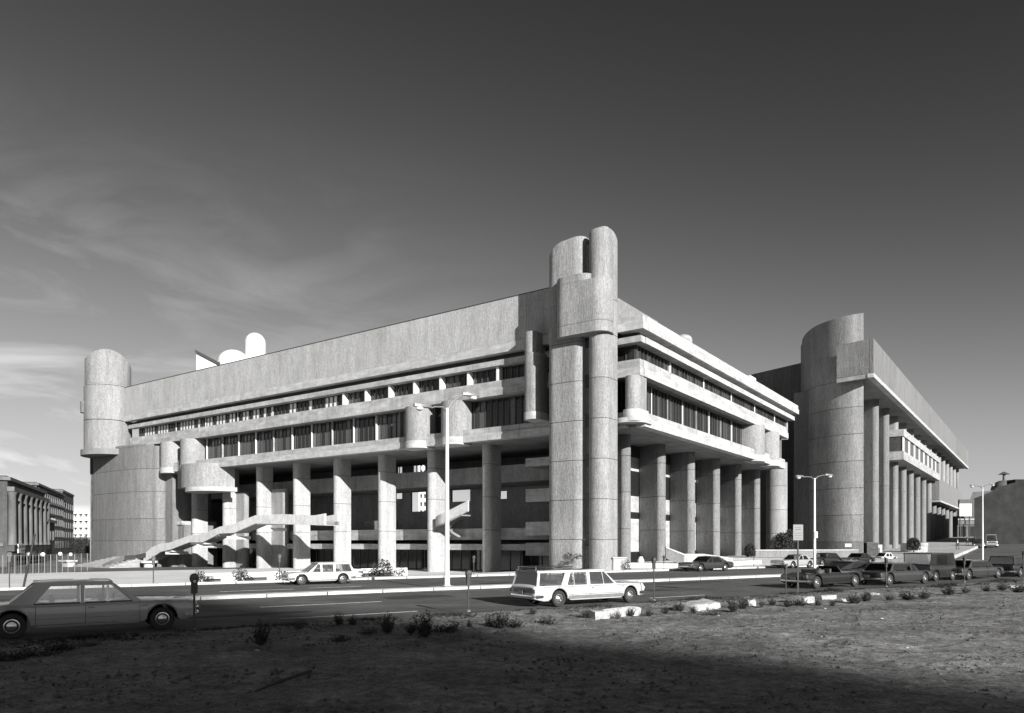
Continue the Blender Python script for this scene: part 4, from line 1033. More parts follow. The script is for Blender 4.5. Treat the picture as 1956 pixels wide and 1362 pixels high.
# small white wagon across the street, facing left
W = 1.75; pos, rz, wb = street_car(656, 577, 45.1, W, -1); h = wb / 2
make_car('compact_wagon', 'small white wagon driving left in front of the columns across the street', 'car', farside, pos, rz, W, 1.40, .80, (-h, h), -h - .88, h + .82,
    roof=(-h - .80, -h - .45, h - 1.12, h - .42), body=P_white, r=.31, wins=((-h - .60, -h + .48, -h - .42, -h + .48), (-h + .62, h - 1.32, -h + .62, h - 1.32), (h - 1.20, h - .66, h - 1.20, h - 1.10)), doors=(-h + .5, h - 1.28, h - .40), detail=1, clear=.22, deck=.78)
# black coupe far side
W = 1.95; pos, rz, wb = street_car(1387, 1340, 46.3, W, -1); h = wb / 2
make_car('hardtop_coupe', 'dark hardtop coupe with a long nose passing the ramp across the street', 'car', farside, pos, rz, W, 1.38, .88, (-h, h), -h - 1.15, h + 1.1,
    roof=(-h - .3, -h + .75, h - 1.45, h - .75), kind='fast', body=P_dark, r=.34, wins=((-h + .45, h - 1.6, -h + .95, h - 1.6), (h - 1.5, h - .95, h - 1.5, h - 1.45)), doors=(-h + .75, h - .6), detail=1)
W = 1.9; pos, rz, wb = street_car(1548, 1516, 46.9, W, -1); h = wb / 2
make_car('sedan', 'mid grey sedan with a dark nose at the far kerb behind the no parking sign', 'car', farside, pos, rz, W, 1.42, .9, (-h, h), -h - 1.0, h + 1.35,
    roof=(-h - .2, -h + .45, h - 1.45, h - .75), body=P_mid, r=.34, wins=((-h + .15, h - 1.75, -h + .6, h - 1.75), (h - 1.62, h - .95, h - 1.62, h - 1.45)), doors=(-h + .5, h - .6), detail=1)
W = 1.9; pos, rz, wb = street_car(1604, 1572, 50.5, W, -1); h = wb / 2
make_car('sedan', 'black sedan with bright hubcaps just right of the double lamp post', 'car', farside, pos, rz, W, 1.45, .9, (-h, h), -h - 1.0, h + 1.1,
    roof=(-h - .3, -h + .4, h - 1.45, h - .75), body=P_black, r=.35, wins=((-h + .1, h - 1.75, -h + .5, h - 1.75), (h - 1.62, h - .95, h - 1.62, h - 1.45)), doors=(-h + .5, h - .6), detail=1)
W = 1.9; pos, rz, wb = street_car(1664, 1638, 51.5, W, -1); h = wb / 2
make_car('sedan', 'low black sedan with bright headlamps beside the curved tower base', 'car', farside, pos, rz, W, 1.35, .85, (-h, h), -h - 1.0, h + 1.1,
    roof=(-h - .3, -h + .6, h - 1.45, h - .75), body=P_black, r=.34, wins=((-h + .3, h - 1.75, -h + .7, h - 1.75), (h - 1.62, h - .95, h - 1.62, h - 1.45)), doors=(-h + .5, h - .6), detail=1)
# small white beetle-like car at the foot of the hill
x, y, _ = gpt(1691, 1073); 
make_car('small_car', 'tiny bright white rounded car in front of the round planter', 'car', None, (x, y), R(18), 1.6, 1.26, .72, (-.85, .85), -1.35, 1.35,
    roof=(-.95, -.45, .35, .72), body=P_white, r=.28, wins=((-.6, -.05, -.4, -.05), (.05, .5, .05, .32)), doors=(-.1,), detail=1, z=ground_z(x, y) + .02)
# near row on the right
W = 1.85; pos, rz, wb = street_car(1563, 1636, 25.5, W); h = wb / 2
cb, bd, sec = make_car('convertible', 'black open convertible with bright wheel discs parked behind the no parking sign', 'car', kerbside, pos, rz, W, 1.3, .88, (-h, h), -h - .95, h + .8, body=P_black, r=.36, detail=1, doors=(-.3, .75))
ws = MB()
for y0 in (-.72, .72): ws.tube([(.72, y0, .88), (.40, y0 * .86, 1.24)], .02, 6)
ws.tube([(.40, -.62, 1.24), (.40, .62, 1.24)], .02, 6); ws.tube([(.72, -.72, .9), (.72, .72, .9)], .016, 6); bd(ws, 'windshield_frame', chrome)
bd(MB().add([(.70, -.70, .9), (.70, .70, .9), (.40, .61, 1.23), (.40, -.61, 1.23), (.71, -.70, .9), (.71, .70, .9), (.41, .61, 1.23), (.41, -.61, 1.23)], [(0, 1, 2, 3), (4, 5, 6, 7), (0, 1, 5, 4), (1, 2, 6, 5), (2, 3, 7, 6), (3, 0, 4, 7)]), 'windshield', gm)
bd(MB().prism(rrect(-1.35, -.75, -.68, .68, .25), .86, 1.06), 'folded_top', seat_m, smooth=40)
for y0 in (-.34, .34): bd(MB().prism(rrect(-.22, -.06, y0 - .24, y0 + .24, .07), .70, 1.10), 'seat', seat_m, smooth=40)
W = 1.9; pos, rz, wb = street_car(1618, 1686, 28.6, W); h = wb / 2
make_car('fastback_coupe', 'dark fastback coupe on the street beyond the black convertible', 'car', None, pos, rz, W, 1.40, .9, (-h, h), -h - .95, h + .9,
    roof=(-h - .7, -h + 1.1, h - 1.5, h - .8), kind='fast', body=P_black, r=.34, wins=((-h + .6, h - 1.65, -h + 1.2, h - 1.65), (h - 1.55, h - 1.0, h - 1.55, h - 1.5)), doors=(-h + .9, h - .7), detail=1)
W = 1.9; pos, rz, wb = street_car(1702, 1769, 24.9, W); h = wb / 2
make_car('two_tone_sedan', 'grey two-tone sedan with spoked hubcaps parked between the convertible and the van', 'car', kerbside, pos, rz, W, 1.42, .9, (-h, h), -h - .95, h + .85,
    roof=(-h + .05, -h + .55, h - 1.35, h - .8), body=P_char, top_mat=P_grey, r=.36, wins=((-h + .35, h - 1.65, -h + .6, h - 1.65), (h - 1.55, h - .98, h - 1.55, h - 1.3)), doors=(-h + .7, h - .7), detail=1)
# van
W = 2.0; pos, rz, wb = street_car(1790, 1822, 26.0, W); h = wb / 2
van, bd, _ = make_car(tumble=.94, name='delivery_van', label='dark boxy van parked between the two-tone sedan and a grey sedan', cat='van', group=kerbside, pos=pos, rz=rz, W=W, zr=1.95, belt=1.15, wheels=(-h, h), xr=-h - .7, xf=h + .6,
    roof=(-h - .65, -h - .6, h + .05, h + .45), body=P_black, r=.33, wins=((h - .75, h + .1, h - .75, h - .02), (-h + .1, h - .95, -h + .1, h - .95)), doors=(h - .85,), detail=1)
W = 1.9; pos, rz, wb = street_car(1853, 1909, 25.6, W); h = wb / 2
make_car('sedan', 'charcoal sedan with glinting spoked hubcaps, second car from the right edge', 'car', kerbside, pos, rz, W, 1.40, .9, (-h, h), -h - .95, h + .85,
    roof=(-h + .0, -h + .6, h - 1.35, h - .8), body=P_char, r=.36, wins=((-h + .35, h - 1.65, -h + .65, h - 1.65), (h - 1.55, h - .98, h - 1.55, h - 1.3)), doors=(-h + .7, h - .7), detail=1)
W = 2.0; pos, rz, wb = street_car(1952, 2010, 25.6, W); h = wb / 2
make_car('station_wagon', 'black wagon cut off by the right edge of the photo', 'car', kerbside, pos, rz, W, 1.62, 1.0, (-h, h), -h - 1.15, h + .85,
    roof=(-h - 1.0, -h - .9, h - 1.45, h - .8), body=P_black, r=.36, wins=((-h - .7, -h + .7, -h - .65, -h + .7), (-h + .85, h - 1.65, -h + .85, h - 1.65), (h - 1.55, h - .98, h - 1.55, h - 1.4)), doors=(-h + .8, h - .7), detail=1)
# traffic up the hill
for (px, py, ang, W, zr, bm, lab, ww) in ((1868, 1037, 62, 1.9, 1.5, P_char, 'dark sedan coming down the hill beside the motorcyclist', 1.5), (1893, 1034, 60, 2.1, 2.1, P_mid, 'light-roofed delivery truck on the hill behind the right lamp post', 1.6)):
    zg = 2.4; Y = 150; x = (px - 978) / F * Y; y = Y; zg = ground_z(x, y)
    make_car('delivery_truck' if 'truck' in lab else 'sedan', lab, 'truck' if 'truck' in lab else 'car', None, (x, y), R(ang - 180), W, zr * 1.25, .95 * zr / 1.5, (-ww, ww), -ww - 1, ww + .9, roof=(-ww - .6, -ww - .3, ww - .9, ww - .3), body=bm, top_mat=P_white if 'truck' in lab else None,
             r=.36, wins=((-ww + .2, 0, -ww + .4, 0), (.1, ww - .6, .1, ww - 1.0)), detail=1, z=zg + .03)
# ------------------------------------------------------------------ parking meters
def meter(name_loc, label, h=1.62, lean=0, head=1.0, rz=ST, grp='parking meters along the near kerb'):
    x, y, z = name_loc
    t = thing('parking_meter', (x, y, z), label, 'parking meter', grp, rz); M_ = WLOC[t.name] @ Matrix.Rotation(lean, 4, 'Y')
    def bd(mb, nm, m, par=None, smooth=35): mb.v = [tuple(M_ @ Vector(p)) for p in mb.v]; return mb.build(nm, m, par or t, smooth)
    k = head
    bd(MB().lathe([(.03, 0), (.03, h - .52 * k)], 12), 'post', meter_m)
    bd(MB().lathe([(.09, -.01), (.09, .02), (.045, .05), (.03, .06)], 12), 'base_collar', metal_g)
    hb = bd(MB().prism(rrect(-.085 * k, .085 * k, -.055 * k, .055 * k, .03), h - .54 * k, h - .27 * k), 'coin_box', meter_m)
    sil = [(-.07, -.27), (-.10, -.20), (-.115, -.12), (-.10, -.05), (-.06, -.01), (0, 0), (.06, -.01), (.10, -.05), (.115, -.12), (.10, -.20), (.07, -.27)]
    hd = bd(MB().prism([(a * k, b * k) for a, b in sil], -.06 * k, .06 * k, lambda a, b, c: (a, c, h + b)), 'meter_head', meter_m)
    dome_ = [(.085 * math.cos(R(q)) * k, (-.12 + .085 * math.sin(R(q))) * k) for q in range(0, 181, 15)]
    bd(MB().prism(dome_, -.066 * k, .066 * k, lambda a, b, c: (a, c, h + b)), 'dial_window', meter_dial, hd)
    bd(MB().box(-.03 * k, .03 * k, -.075 * k, -.06 * k, h - .24 * k, h - .17 * k), 'coin_slot', chrome, hd)
    return t
def near(px, n, dz=.14): s, n_ = sn(px, n); p = S(s, n_); return (p[0], p[1], dz)
meter(near(371, 22.5), 'dark parking meter at the nose of the grey sedan', 1.62, head=1.05)
meter(near(895, 23.3), 'slim parking meter left of the white station wagon', 1.50)
meter(near(1249, 23.3), 'tall parking meter at the nose of the white station wagon', 1.86, head=.9)
meter(near(1501, 22.0), 'thin parking meter left of the no parking sign', 1.45, head=.8)
meter(near(1693, 23.3), 'dark parking meter in front of the two-tone sedan', 1.62, head=.95)
meter(near(1842, 23.3), 'parking meter at the tail of the charcoal sedan', 1.62, head=.95)
meter(near(1955, 23.3), 'parking meter at the very right edge of the photo', 1.9, head=.95)
fg = 'parking meters along the far kerb'
for px, lab, hh in ((18, 'far parking meter nearest the left edge of the photo', 2.0), (293, 'far parking meter in front of the foot of the long stair', 1.7), (534, 'far parking meter at the nose of the small white wagon', 1.75), (905, 'far parking meter right of the tall lamp post', 1.5), (1268, 'far parking meter left of the dark hardtop coupe', 1.3), (1440, 'far parking meter between the coupe and the mid grey sedan', 1.75)):
    meter(near(px, 49.75, .12 + ground_z(*near(px, 49.75)[:2])), lab, hh, grp=fg)
# bare leaning post in front of the fence
p = near(44, 40.5, 0)
px_, py_, _ = S(*sn(44, 49.8)); lp = thing('leaning_post', (px_, py_, .1), 'thin leaning dark post behind the roof of the grey sedan', 'post')
MB().tube([(px_, py_, 0), (px_ + .6, py_ + .1, 3.1)], .06, 8).build('post', blackp, lp)
# ------------------------------------------------------------------ lamp posts
def lamp(px, n, hgt, arm, label, base_z=.15, heads=((-1, .0), (1, .35)), r0=.16, az=ST):
    x, y, _ = S(*sn(px, n)); t = thing('street_lamp', (x, y, base_z), label, 'street lamp', 'double-armed street lamps', az); M_ = WLOC[t.name]
    def bd(mb, nm, m, par=None, smooth=35): mb.v = [tuple(M_ @ Vector(p)) for p in mb.v]; return mb.build(nm, m, par or t, smooth)
    bd(MB().lathe([(r0 * 1.7, 0), (r0 * 1.7, .06), (r0 * 1.15, .10), (r0 * 1.1, .5), (r0, .55), (r0 * .62, hgt)], 14), 'pole', lamp_m)
    bd(MB().box(-.3, .3, -.3, .3, -.02, .05), 'base_plate', metal_g)
    for d, rise in heads:
        xe, ye = d * arm, 0
        am = bd(MB().tube([(0, 0, hgt - .15), (d * arm * .3, 0, hgt + .10 + rise * .3), (d * arm * .75, 0, hgt + .15 + rise * .75), (xe, ye, hgt + .12 + rise)], [.06, .05, .045, .04], 8), 'arm', metal_g)
        hp = [(0, -.05), (.25, -.17), (.75, -.19), (1.05, -.11), (1.12, 0), (1.05, .11), (.75, .19), (.25, .17), (0, .05)]
        hd = bd(MB().prism([(xe + d * q, u) for q, u in hp], hgt + .10 + rise, hgt + .24 + rise), 'lamp_head', metal_g)
        bd(MB().lathe([(.05, -.22), (.15, -.15), (.17, 0)], 14, lambda a, b, c: (xe + d * .72 + a * 1.4, b, hgt + .10 + rise + c)), 'glass_bowl', lens, hd)
    return t, bd
lamp(854, 36.85, 10.1, 1.0, 'tall pale street lamp on the median in front of the columns', heads=((-1, -.2), (1, .75)), r0=.14)
tl, bd = lamp(1556, 42.5, 8.7, 1.7, 'pale double street lamp with a small white sign before the curved tower', base_z=.02, heads=((-1, -.1), (1, .25)), r0=.13)
sg = bd(MB().box(-.24, .24, -.17, -.15, 3.05, 3.65), 'pole_sign', sign_w)
for (x0, x1, z0, z1) in ((-.14, .12, 3.45, 3.5), (-.05, .16, 3.33, 3.37), (-.10, .10, 3.2, 3.24)): bd(MB().box(x0, x1, -.178, -.171, z0, z1), 'sign_lettering', sign_g, sg)
bd(MB().tube([(-.2, -.178, 3.6), (.2, -.178, 3.3)], .02, 4), 'sign_lettering', sign_g, sg)
lamp(1877, 44, 9.4, 1.9, 'thin double street lamp at the right in front of the dark buildings', base_z=.02, heads=((-1, -.05), (1, .35)), r0=.11)
# no parking sign
x, y, z = near(1524, 22.2, .13); t = thing('street_sign', (x, y, z), 'pale rectangular no parking sign on a dark post at the near kerb', 'sign', None, R(6)); M_ = WLOC[t.name]
def bds(mb, nm, m, par=None): mb.v = [tuple(M_ @ Vector(p)) for p in mb.v]; return mb.build(nm, m, par or t)
bds(MB().box(-.035, .035, -.02, .02, 0, 3.3), 'post', blackp)
sp1 = bds(MB().box(-.25, .25, -.035, -.02, 2.62, 3.38), 'sign_plate', sign_g)
for (x0, x1, z0, z1) in ((-.16, .16, 3.23, 3.25), (-.13, -.03, 3.11, 3.16), (.02, .13, 3.12, 3.17), (-.19, .2, 2.955, 2.975), (-.16, -.04, 2.83, 2.86), (0, .17, 2.85, 2.87), (-.18, .02, 2.72, 2.74), (.05, .19, 2.72, 2.74)):
    bds(MB().box(x0, x1, -.042, -.036, z0, z1), 'sign_lettering', meter_m, sp1)
# ------------------------------------------------------------------ kerb blocks, plank, scraps
def block(px0, py0, px1, py1, label, hgt=.28, dep=.38, tilt=0):
    x0, y0, z0 = lot_at(px0, py0); x1, y1, z1 = lot_at(px1, py1); rnd = random.Random(int(px0))
    d = Vector((x1 - x0, y1 - y0, 0)); u = d.normalized(); v = Vector((-u.y, u.x, 0)); n = max(2, int(d.length / .35)); rg = []
    for i in range(n + 1):
        q = Vector((x0, y0, lerp(z0, z1, i / n) - .06)) + d * (i / n)
        j = lambda: rnd.uniform(-.045, .045)
        rg.append([tuple(q + v * j()), tuple(q + v * (.03 + j()) + Vector((0, 0, hgt * .9 + j()))), tuple(q + v * (.10) + Vector((0, 0, hgt + j()))), tuple(q + v * dep + Vector((0, 0, hgt + j() + tilt))), tuple(q + v * (dep + .05))])
    o = MB().rings(rg).build('stone_block', block_m, smooth=20)
    return tagp(o, label, 'stone block', 'displaced pale kerb stones among the weeds')
block(1137, 1184, 1225, 1178, 'long pale kerb stone lying in weeds in front of the white station wagon', .34, .34)
block(1322, 1172, 1378, 1166, 'bright pale kerb slab between two weed clumps right of the wagon', .25, .8, .05)
block(1432, 1164, 1446, 1163, 'short upright pale stone at the right end of the weedy bank', .32, .3)
block(1536, 1156, 1556, 1154, 'rounded bright stone left of the broken kerb in front of the convertible', .30, .5)
block(1572, 1149, 1600, 1147, 'broken pale kerb piece in front of the convertible door', .22, .4)
block(1612, 1153, 1620, 1152, 'small white stone at the end of the broken kerb', .2, .25)
block(1664, 1141, 1680, 1140, 'small pale lump of rubble in front of the two-tone sedan', .16, .3)
block(1932, 1126, 1946, 1125, 'small pale rubble piece near the right edge', .14, .3)
def polyrock(px, py, r, label):
    x, y, z = lot_at(px, py); mb = MB(); rnd = random.Random(int(px * 3 + py)); rg = []
    for k, (zz, q) in enumerate(((-.3, .7), (.1, 1.0), (.5, .75), (.75, .3))): rg.append([(x + r * q * rnd.uniform(.8, 1.2) * math.cos(R(a)) * 1.4, y + r * q * rnd.uniform(.8, 1.2) * math.sin(R(a)), z + r * zz * .8) for a in range(0, 360, 45)])
    return tagp(mb.rings(rg).build('stone', block_m), label, 'stone', 'loose white stones on the dirt')
for px, py, r, lab in ((1576, 1167, .09, 'white stone right of the shaded hollow in the lit dirt'), (1558, 1191, .08, 'white stone on the lit dirt below the broken kerb'), (1684, 1187, .08, 'white stone in the middle of the right dirt slope'), (1732, 1241, .07, 'white scrap standing on dirt in the lower right'), (1775, 1133, .06, 'small pale stone below the delivery van'), (490, 1246, .09, 'pale stone beside the spiky dark weed'), (1570, 1223, .05, 'small stone low on the lit patch of dirt'), (1372, 1182, .06, 'small stone below the bright kerb slab')):
    polyrock(px, py, r * .62, lab)
x0, y0, z0 = lot_at(488, 1327); x1, y1, z1 = lot_at(594, 1297)
o = MB().tube([(x0, y0, z0 + .03), (lerp(x0, x1, .5), lerp(y0, y1, .5), lerp(z0, z1, .5) + .07), (x1, y1, z1 + .08)], [.015, .025, .028], 7).build('charred_plank', wood, smooth=30)
tagp(o, 'dark charred stick lying on the dirt in the lower left foreground', 'stick')
# ------------------------------------------------------------------ weeds
def weed_mesh(seed, kind):
    rnd = random.Random(seed); mb = MB(); st_ = MB()
    nst = {'spiky': 85, 'bushy': 80, 'low': 55}[kind]
    for i in range(nst):
        a = rnd.uniform(0, 2 * math.pi); rr = rnd.random() ** .6
        if kind == 'spiky': tip = Vector((math.cos(a) * .42 * rr, math.sin(a) * .42 * rr, rnd.uniform(.35, 1.0) * (1.1 - .5 * rr)))
        elif kind == 'bushy': tip = Vector((math.cos(a) * .55 * rr, math.sin(a) * .5 * rr, rnd.uniform(.3, 1.0) * (1.1 - .45 * rr)))
        else: tip = Vector((math.cos(a) * .9 * rr, math.sin(a) * .6 * rr, rnd.uniform(.08, .42) * (1.15 - rr * .6)))
        base = Vector((tip.x * .25, tip.y * .25, -.03)); nl = 16 if kind != 'low' else 12
        w_ = .005; sd_ = Vector((-math.sin(a), math.cos(a), 0)) * w_
        mb.add([base - sd_, base + sd_, tip + sd_ * .4, tip - sd_ * .4], [(0, 1, 2, 3)])
        for k in range(nl):
            t = rnd.uniform(.15, 1.05); p = base.lerp(tip, t) + Vector((rnd.gauss(0, .02), rnd.gauss(0, .02), 0)); L_ = rnd.uniform(.045, .11); dd = Vector((rnd.gauss(0, 1), rnd.gauss(0, 1), rnd.gauss(.35, .6))).normalized()
            sdv = dd.cross(Vector((rnd.gauss(0, 1), rnd.gauss(0, 1), rnd.gauss(0, 1)))).normalized() * L_ * rnd.uniform(.18, .34)
            mb.add([p, p + dd * L_ * .5 + sdv, p + dd * L_, p + dd * L_ * .5 - sdv], [(0, 1, 2, 3)])
    return mb
WM = {}
for kind in ('spiky', 'bushy', 'low'):
    for s_ in range(3):
        WM[kind, s_, 0] = weed_mesh(s_ * 7 + len(kind), kind).mesh('weed', weed_m, recalc=False)
        WM[kind, s_, 1] = weed_mesh(s_ * 7 + len(kind) + 40, kind).mesh('weed', weed_dry, recalc=False)
wcount = [0]
def weed(px, py, hpx, kind, label, dry=0, wide=1.0, cat='weed', grp='weeds along the edge of the dirt lot'):
    x, y, z = lot_at(px, py); Y = y; sc = hpx * Y / F; wcount[0] += 1
    o = bpy.data.objects.new('weed_clump', WM[kind, wcount[0] % 3, dry]); COL.objects.link(o); o.location = (x, y, z); o.rotation_euler = (0, 0, wcount[0] * 1.7)
    k = sc if kind != 'low' else sc / .42
    o.scale = (k * wide, k * wide, k); WLOC[o.name] = Matrix.Identity(4)
    return tagp(o, label, cat, grp)
for args in ((499, 1236, 50, 'spiky', 'spiky dark weed standing alone on the left dirt, clearly the darkest', 0, .95), (573, 1206, 24, 'bushy', 'faint thin weed between the spiky weed and the twin weeds', 1, 1.0),
             (648, 1199, 30, 'bushy', 'left weed of the twin pair below the long painted line', 0, .8), (674, 1198, 22, 'bushy', 'right, shorter weed of the twin pair below the painted line', 0, .9),
             (740, 1212, 44, 'bushy', 'dense round weed under the right end of the painted line', 0, .75), (708, 1215, 16, 'low', 'flat dusty weed patch left of the dense round weed', 1, 1.0),
             (812, 1219, 54, 'bushy', 'big bushy weed left of the slim parking meter', 0, .85), (855, 1210, 22, 'low', 'low sprawling weed right of the big bushy weed', 0, 1.0), (785, 1214, 30, 'bushy', 'medium weed leaning against the big bushy weed', 0, .9),
             (650, 1228, 14, 'low', 'flat dark weed mat in the bare dirt below the twin weeds', 0, 1.1), (897, 1200, 18, 'spiky', 'small tuft at the foot of the slim parking meter', 0, .9),
             (955, 1202, 42, 'bushy', 'bushy weed in front of the tail of the station wagon', 0, 1.0), (935, 1200, 26, 'bushy', 'smaller weed just left of the wagon tail weed', 0, .9), (985, 1200, 20, 'low', 'low weed right of the wagon tail weed', 0, .9), (1018, 1176, 14, 'bushy', 'small weed below the wagon rear wheel', 0, 1.2),
             (1045, 1194, 16, 'low', 'low dark weed between the wagon and the long kerb stone', 0, 1.0), (1120, 1182, 20, 'bushy', 'weed at the left end of the long kerb stone', 0, 1.1),
             (1180, 1183, 18, 'bushy', 'weed covering the middle of the long kerb stone', 1, 1.0), (1206, 1180, 20, 'bushy', 'weed before the right half of the long kerb stone', 0, .9), (1270, 1178, 16, 'bushy', 'weed at the right tip of the long kerb stone', 0, 1.1), (1240, 1180, 18, 'bushy', 'weed beside the right end of the long kerb stone', 0, .9),
             (1300, 1170, 22, 'bushy', 'dark weed left of the bright kerb slab', 0, 1.1), (1325, 1176, 18, 'bushy', 'weed in front of the bright kerb slab', 0, 1.0), (1366, 1180, 14, 'low', 'low weed at the lower right of the bright slab', 1, .9),
             (1400, 1174, 30, 'bushy', 'tall bushy weed right of the bright kerb slab', 0, .9), (1420, 1168, 26, 'bushy', 'bushy weed left of the short upright stone', 0, .9), (1455, 1166, 16, 'bushy', 'weed right of the short upright stone', 1, 1.0),
             (1475, 1160, 18, 'bushy', 'dark weed at the foot of the thin meter', 0, 1.0), (1505, 1162, 18, 'bushy', 'weed patch below the no parking sign', 0, 1.1), (1530, 1160, 14, 'low', 'flat weed left of the rounded bright stone', 0, 1.0),
             (1562, 1160, 16, 'bushy', 'weed between the rounded stone and the broken kerb', 0, 1.0), (1590, 1160, 14, 'bushy', 'weed in front of the broken kerb', 0, 1.2), (1632, 1155, 24, 'bushy', 'weed below the front wheel of the convertible', 0, 1.2), (1655, 1150, 22, 'bushy', 'weed right of the broken kerb rubble', 0, 1.2),
             (1700, 1150, 18, 'bushy', 'weed below the dark meter by the two-tone sedan', 1, 1.2), (1735, 1148, 22, 'bushy', 'dark wide weed below the two-tone sedan door', 0, 1.6), (1765, 1146, 18, 'bushy', 'weed below the front wheel of the two-tone sedan', 0, 1.4),
             (1812, 1140, 20, 'bushy', 'weed below the delivery van', 0, 1.4), (1845, 1138, 16, 'bushy', 'weed right of the meter below the charcoal sedan', 1, 1.3), (1885, 1134, 14, 'bushy', 'weed below the charcoal sedan door', 0, 1.4), (1915, 1132, 16, 'bushy', 'weed below the front of the charcoal sedan', 0, 1.5), (1945, 1136, 20, 'bushy', 'dark weed at the right edge of the photo', 0, 1.5),
             (60, 1260, 22, 'low', 'dark weed tangle in the lower left below the sedan', 0, 1.4), (120, 1246, 20, 'low', 'weed tangle below the rear door of the grey sedan', 0, 1.3), (20, 1268, 20, 'low', 'weed at the very left edge below the rear wheel', 0, 1.2), (170, 1238, 12, 'low', 'faint weeds below the front door of the sedan', 1, 1.4)):
    weed(*args)
# small tufts: uncountable ground cover
mb = MB(); rnd = random.Random(5)
for i in range(15000):
    s = rnd.uniform(-16, 66); n = rnd.choice((rnd.uniform(21.8, 23.3), rnd.uniform(20.8, 23.2), rnd.uniform(10, 23)))
    x, y, _ = S(s, n); z = lot_z(s, n); cl_ = noise.noise((x * .55, y * .55, 7))
    if cl_ < (-.06 if n > 20.8 else .24): continue
    hgt = rnd.uniform(.03, .10) + .38 * max(0, cl_) * rnd.random() * (1 if n > 20 else .4)
    for k in range(7):
        a = rnd.uniform(0, 6.28); dx, dy = math.cos(a) * hgt * .9, math.sin(a) * hgt * .9
        mb.add([(x - dy * .08, y + dx * .08, z - .01), (x + dy * .08, y - dx * .08, z - .01), (x + dx, y + dy, z + hgt * rnd.uniform(.4, 1))], [(0, 1, 2)])
me = mb.mesh('ground_weeds', weed_m, recalc=False); o = bpy.data.objects.new('ground_weeds', me); COL.objects.link(o); tagp(o, 'sparse low tufts of weed scattered along the kerb edge of the lot', 'ground cover', None, 'stuff')
# ------------------------------------------------------------------ plaza furniture
def fpt(px, n):  # point on the plaza
    s, _ = sn(px, n); x, y, _ = S(s, n); return x, y, plaza_z(x, y)
def pbox(px0, px1, n, dep, z0, z1, nm, m, par=None):
    s0, s1 = sn(px0, n)[0], sn(px1, n)[0]; x, y, _ = S((s0 + s1) / 2, n); zz = plaza_z(x, y)
    return MB().box(s0, s1, n, n + dep, zz + z0, zz + z1, S).build(nm, m, par)
labs = ['low white planter wall under the stair landing', 'white planter wall between the second and third lit columns', 'white planter wall right behind the small wagon hood', 'white planter bench right of the small white wagon', 'low white wall just right of the small wagon tail']
for (p0, p1, lab) in ((385, 452, labs[0]), (462, 540, labs[1]), (546, 600, labs[2]), (690, 778, labs[3]), (640, 700, labs[4])):
    t = thing('planter', fpt((p0 + p1) / 2, 61), lab, 'planter', 'white planters on the plaza')
    pbox(p0, p1, 62.5, .5, -.05, .95, 'back_wall', white_c, t)
    pbox(p0 + 4, p1 - 26, 59.5, 1.2, .42, .58, 'bench_slab', white_c, t); pbox(p0 + 8, p1 - 30, 59.8, .6, -.05, .42, 'bench_foot', mullion_m, t)
def shrub_mesh(seed, n, w_, h_, ls):
    rnd = random.Random(seed); mb = MB()
    for i in range(n):
        while True:
            p = Vector((rnd.uniform(-1, 1), rnd.uniform(-1, 1), rnd.uniform(0, 1)))
            if p.x ** 2 + p.y ** 2 + (p.z * 1.3 - .4) ** 2 < 1: break
        if noise.noise(p * 2.3 + Vector((seed, 0, 0))) < -.12: continue
        p = Vector((p.x * w_ / 2, p.y * w_ / 2, p.z * h_)); dd = Vector((rnd.gauss(0, 1), rnd.gauss(0, 1), rnd.gauss(.2, 1))).normalized(); sdv = dd.cross(Vector((rnd.gauss(0, 1), rnd.gauss(0, 1), rnd.gauss(0, 1)))).normalized() * ls * .4
        mb.add([p, p + dd * ls * .5 + sdv, p + dd * ls, p + dd * ls * .5 - sdv], [(0, 1, 2, 3)])
    return mb
SM = [shrub_mesh(i, 420, 1, 1, .12).mesh('shrub', leaf_m, recalc=False) for i in range(3)]
def shrub(px, n, w_, h_, lab, grp='small shrubs on the plaza', z=None):
    x, y, zz = fpt(px, n); o = bpy.data.objects.new('shrub', SM[int(px) % 3]); COL.objects.link(o); o.location = (x, y, (z if z is not None else zz)); o.scale = (w_, w_, h_); WLOC[o.name] = Matrix.Identity(4)
    tagp(o, lab, 'shrub', grp)
for px, w_, h_, lab in ((381, 1.0, 1.1, 'dark shrub at the left end of the first white planter'), (393, .6, .7, 'small round shrub beside the first planter'), (402, .6, .7, 'cone shrub beside the first planter'), (455, 1.0, 1.1, 'shrub between the first and second planter'), (467, .6, 1.0, 'pointed shrub left of the second planter'), (478, .7, .6, 'low shrub on the second planter'), (540, 1.3, .9, 'wide shrub behind the far meter by the small wagon'),
                        (728, 1.9, 1.5, 'largest plaza shrub right of the small white wagon'), (745, .8, .9, 'pointed shrub on the right white planter'), (757, .6, .7, 'round shrub on the right white planter'), (768, .6, .9, 'last shrub at the right end of the white planter')):
    shrub(px, 58.6, w_, h_, lab)
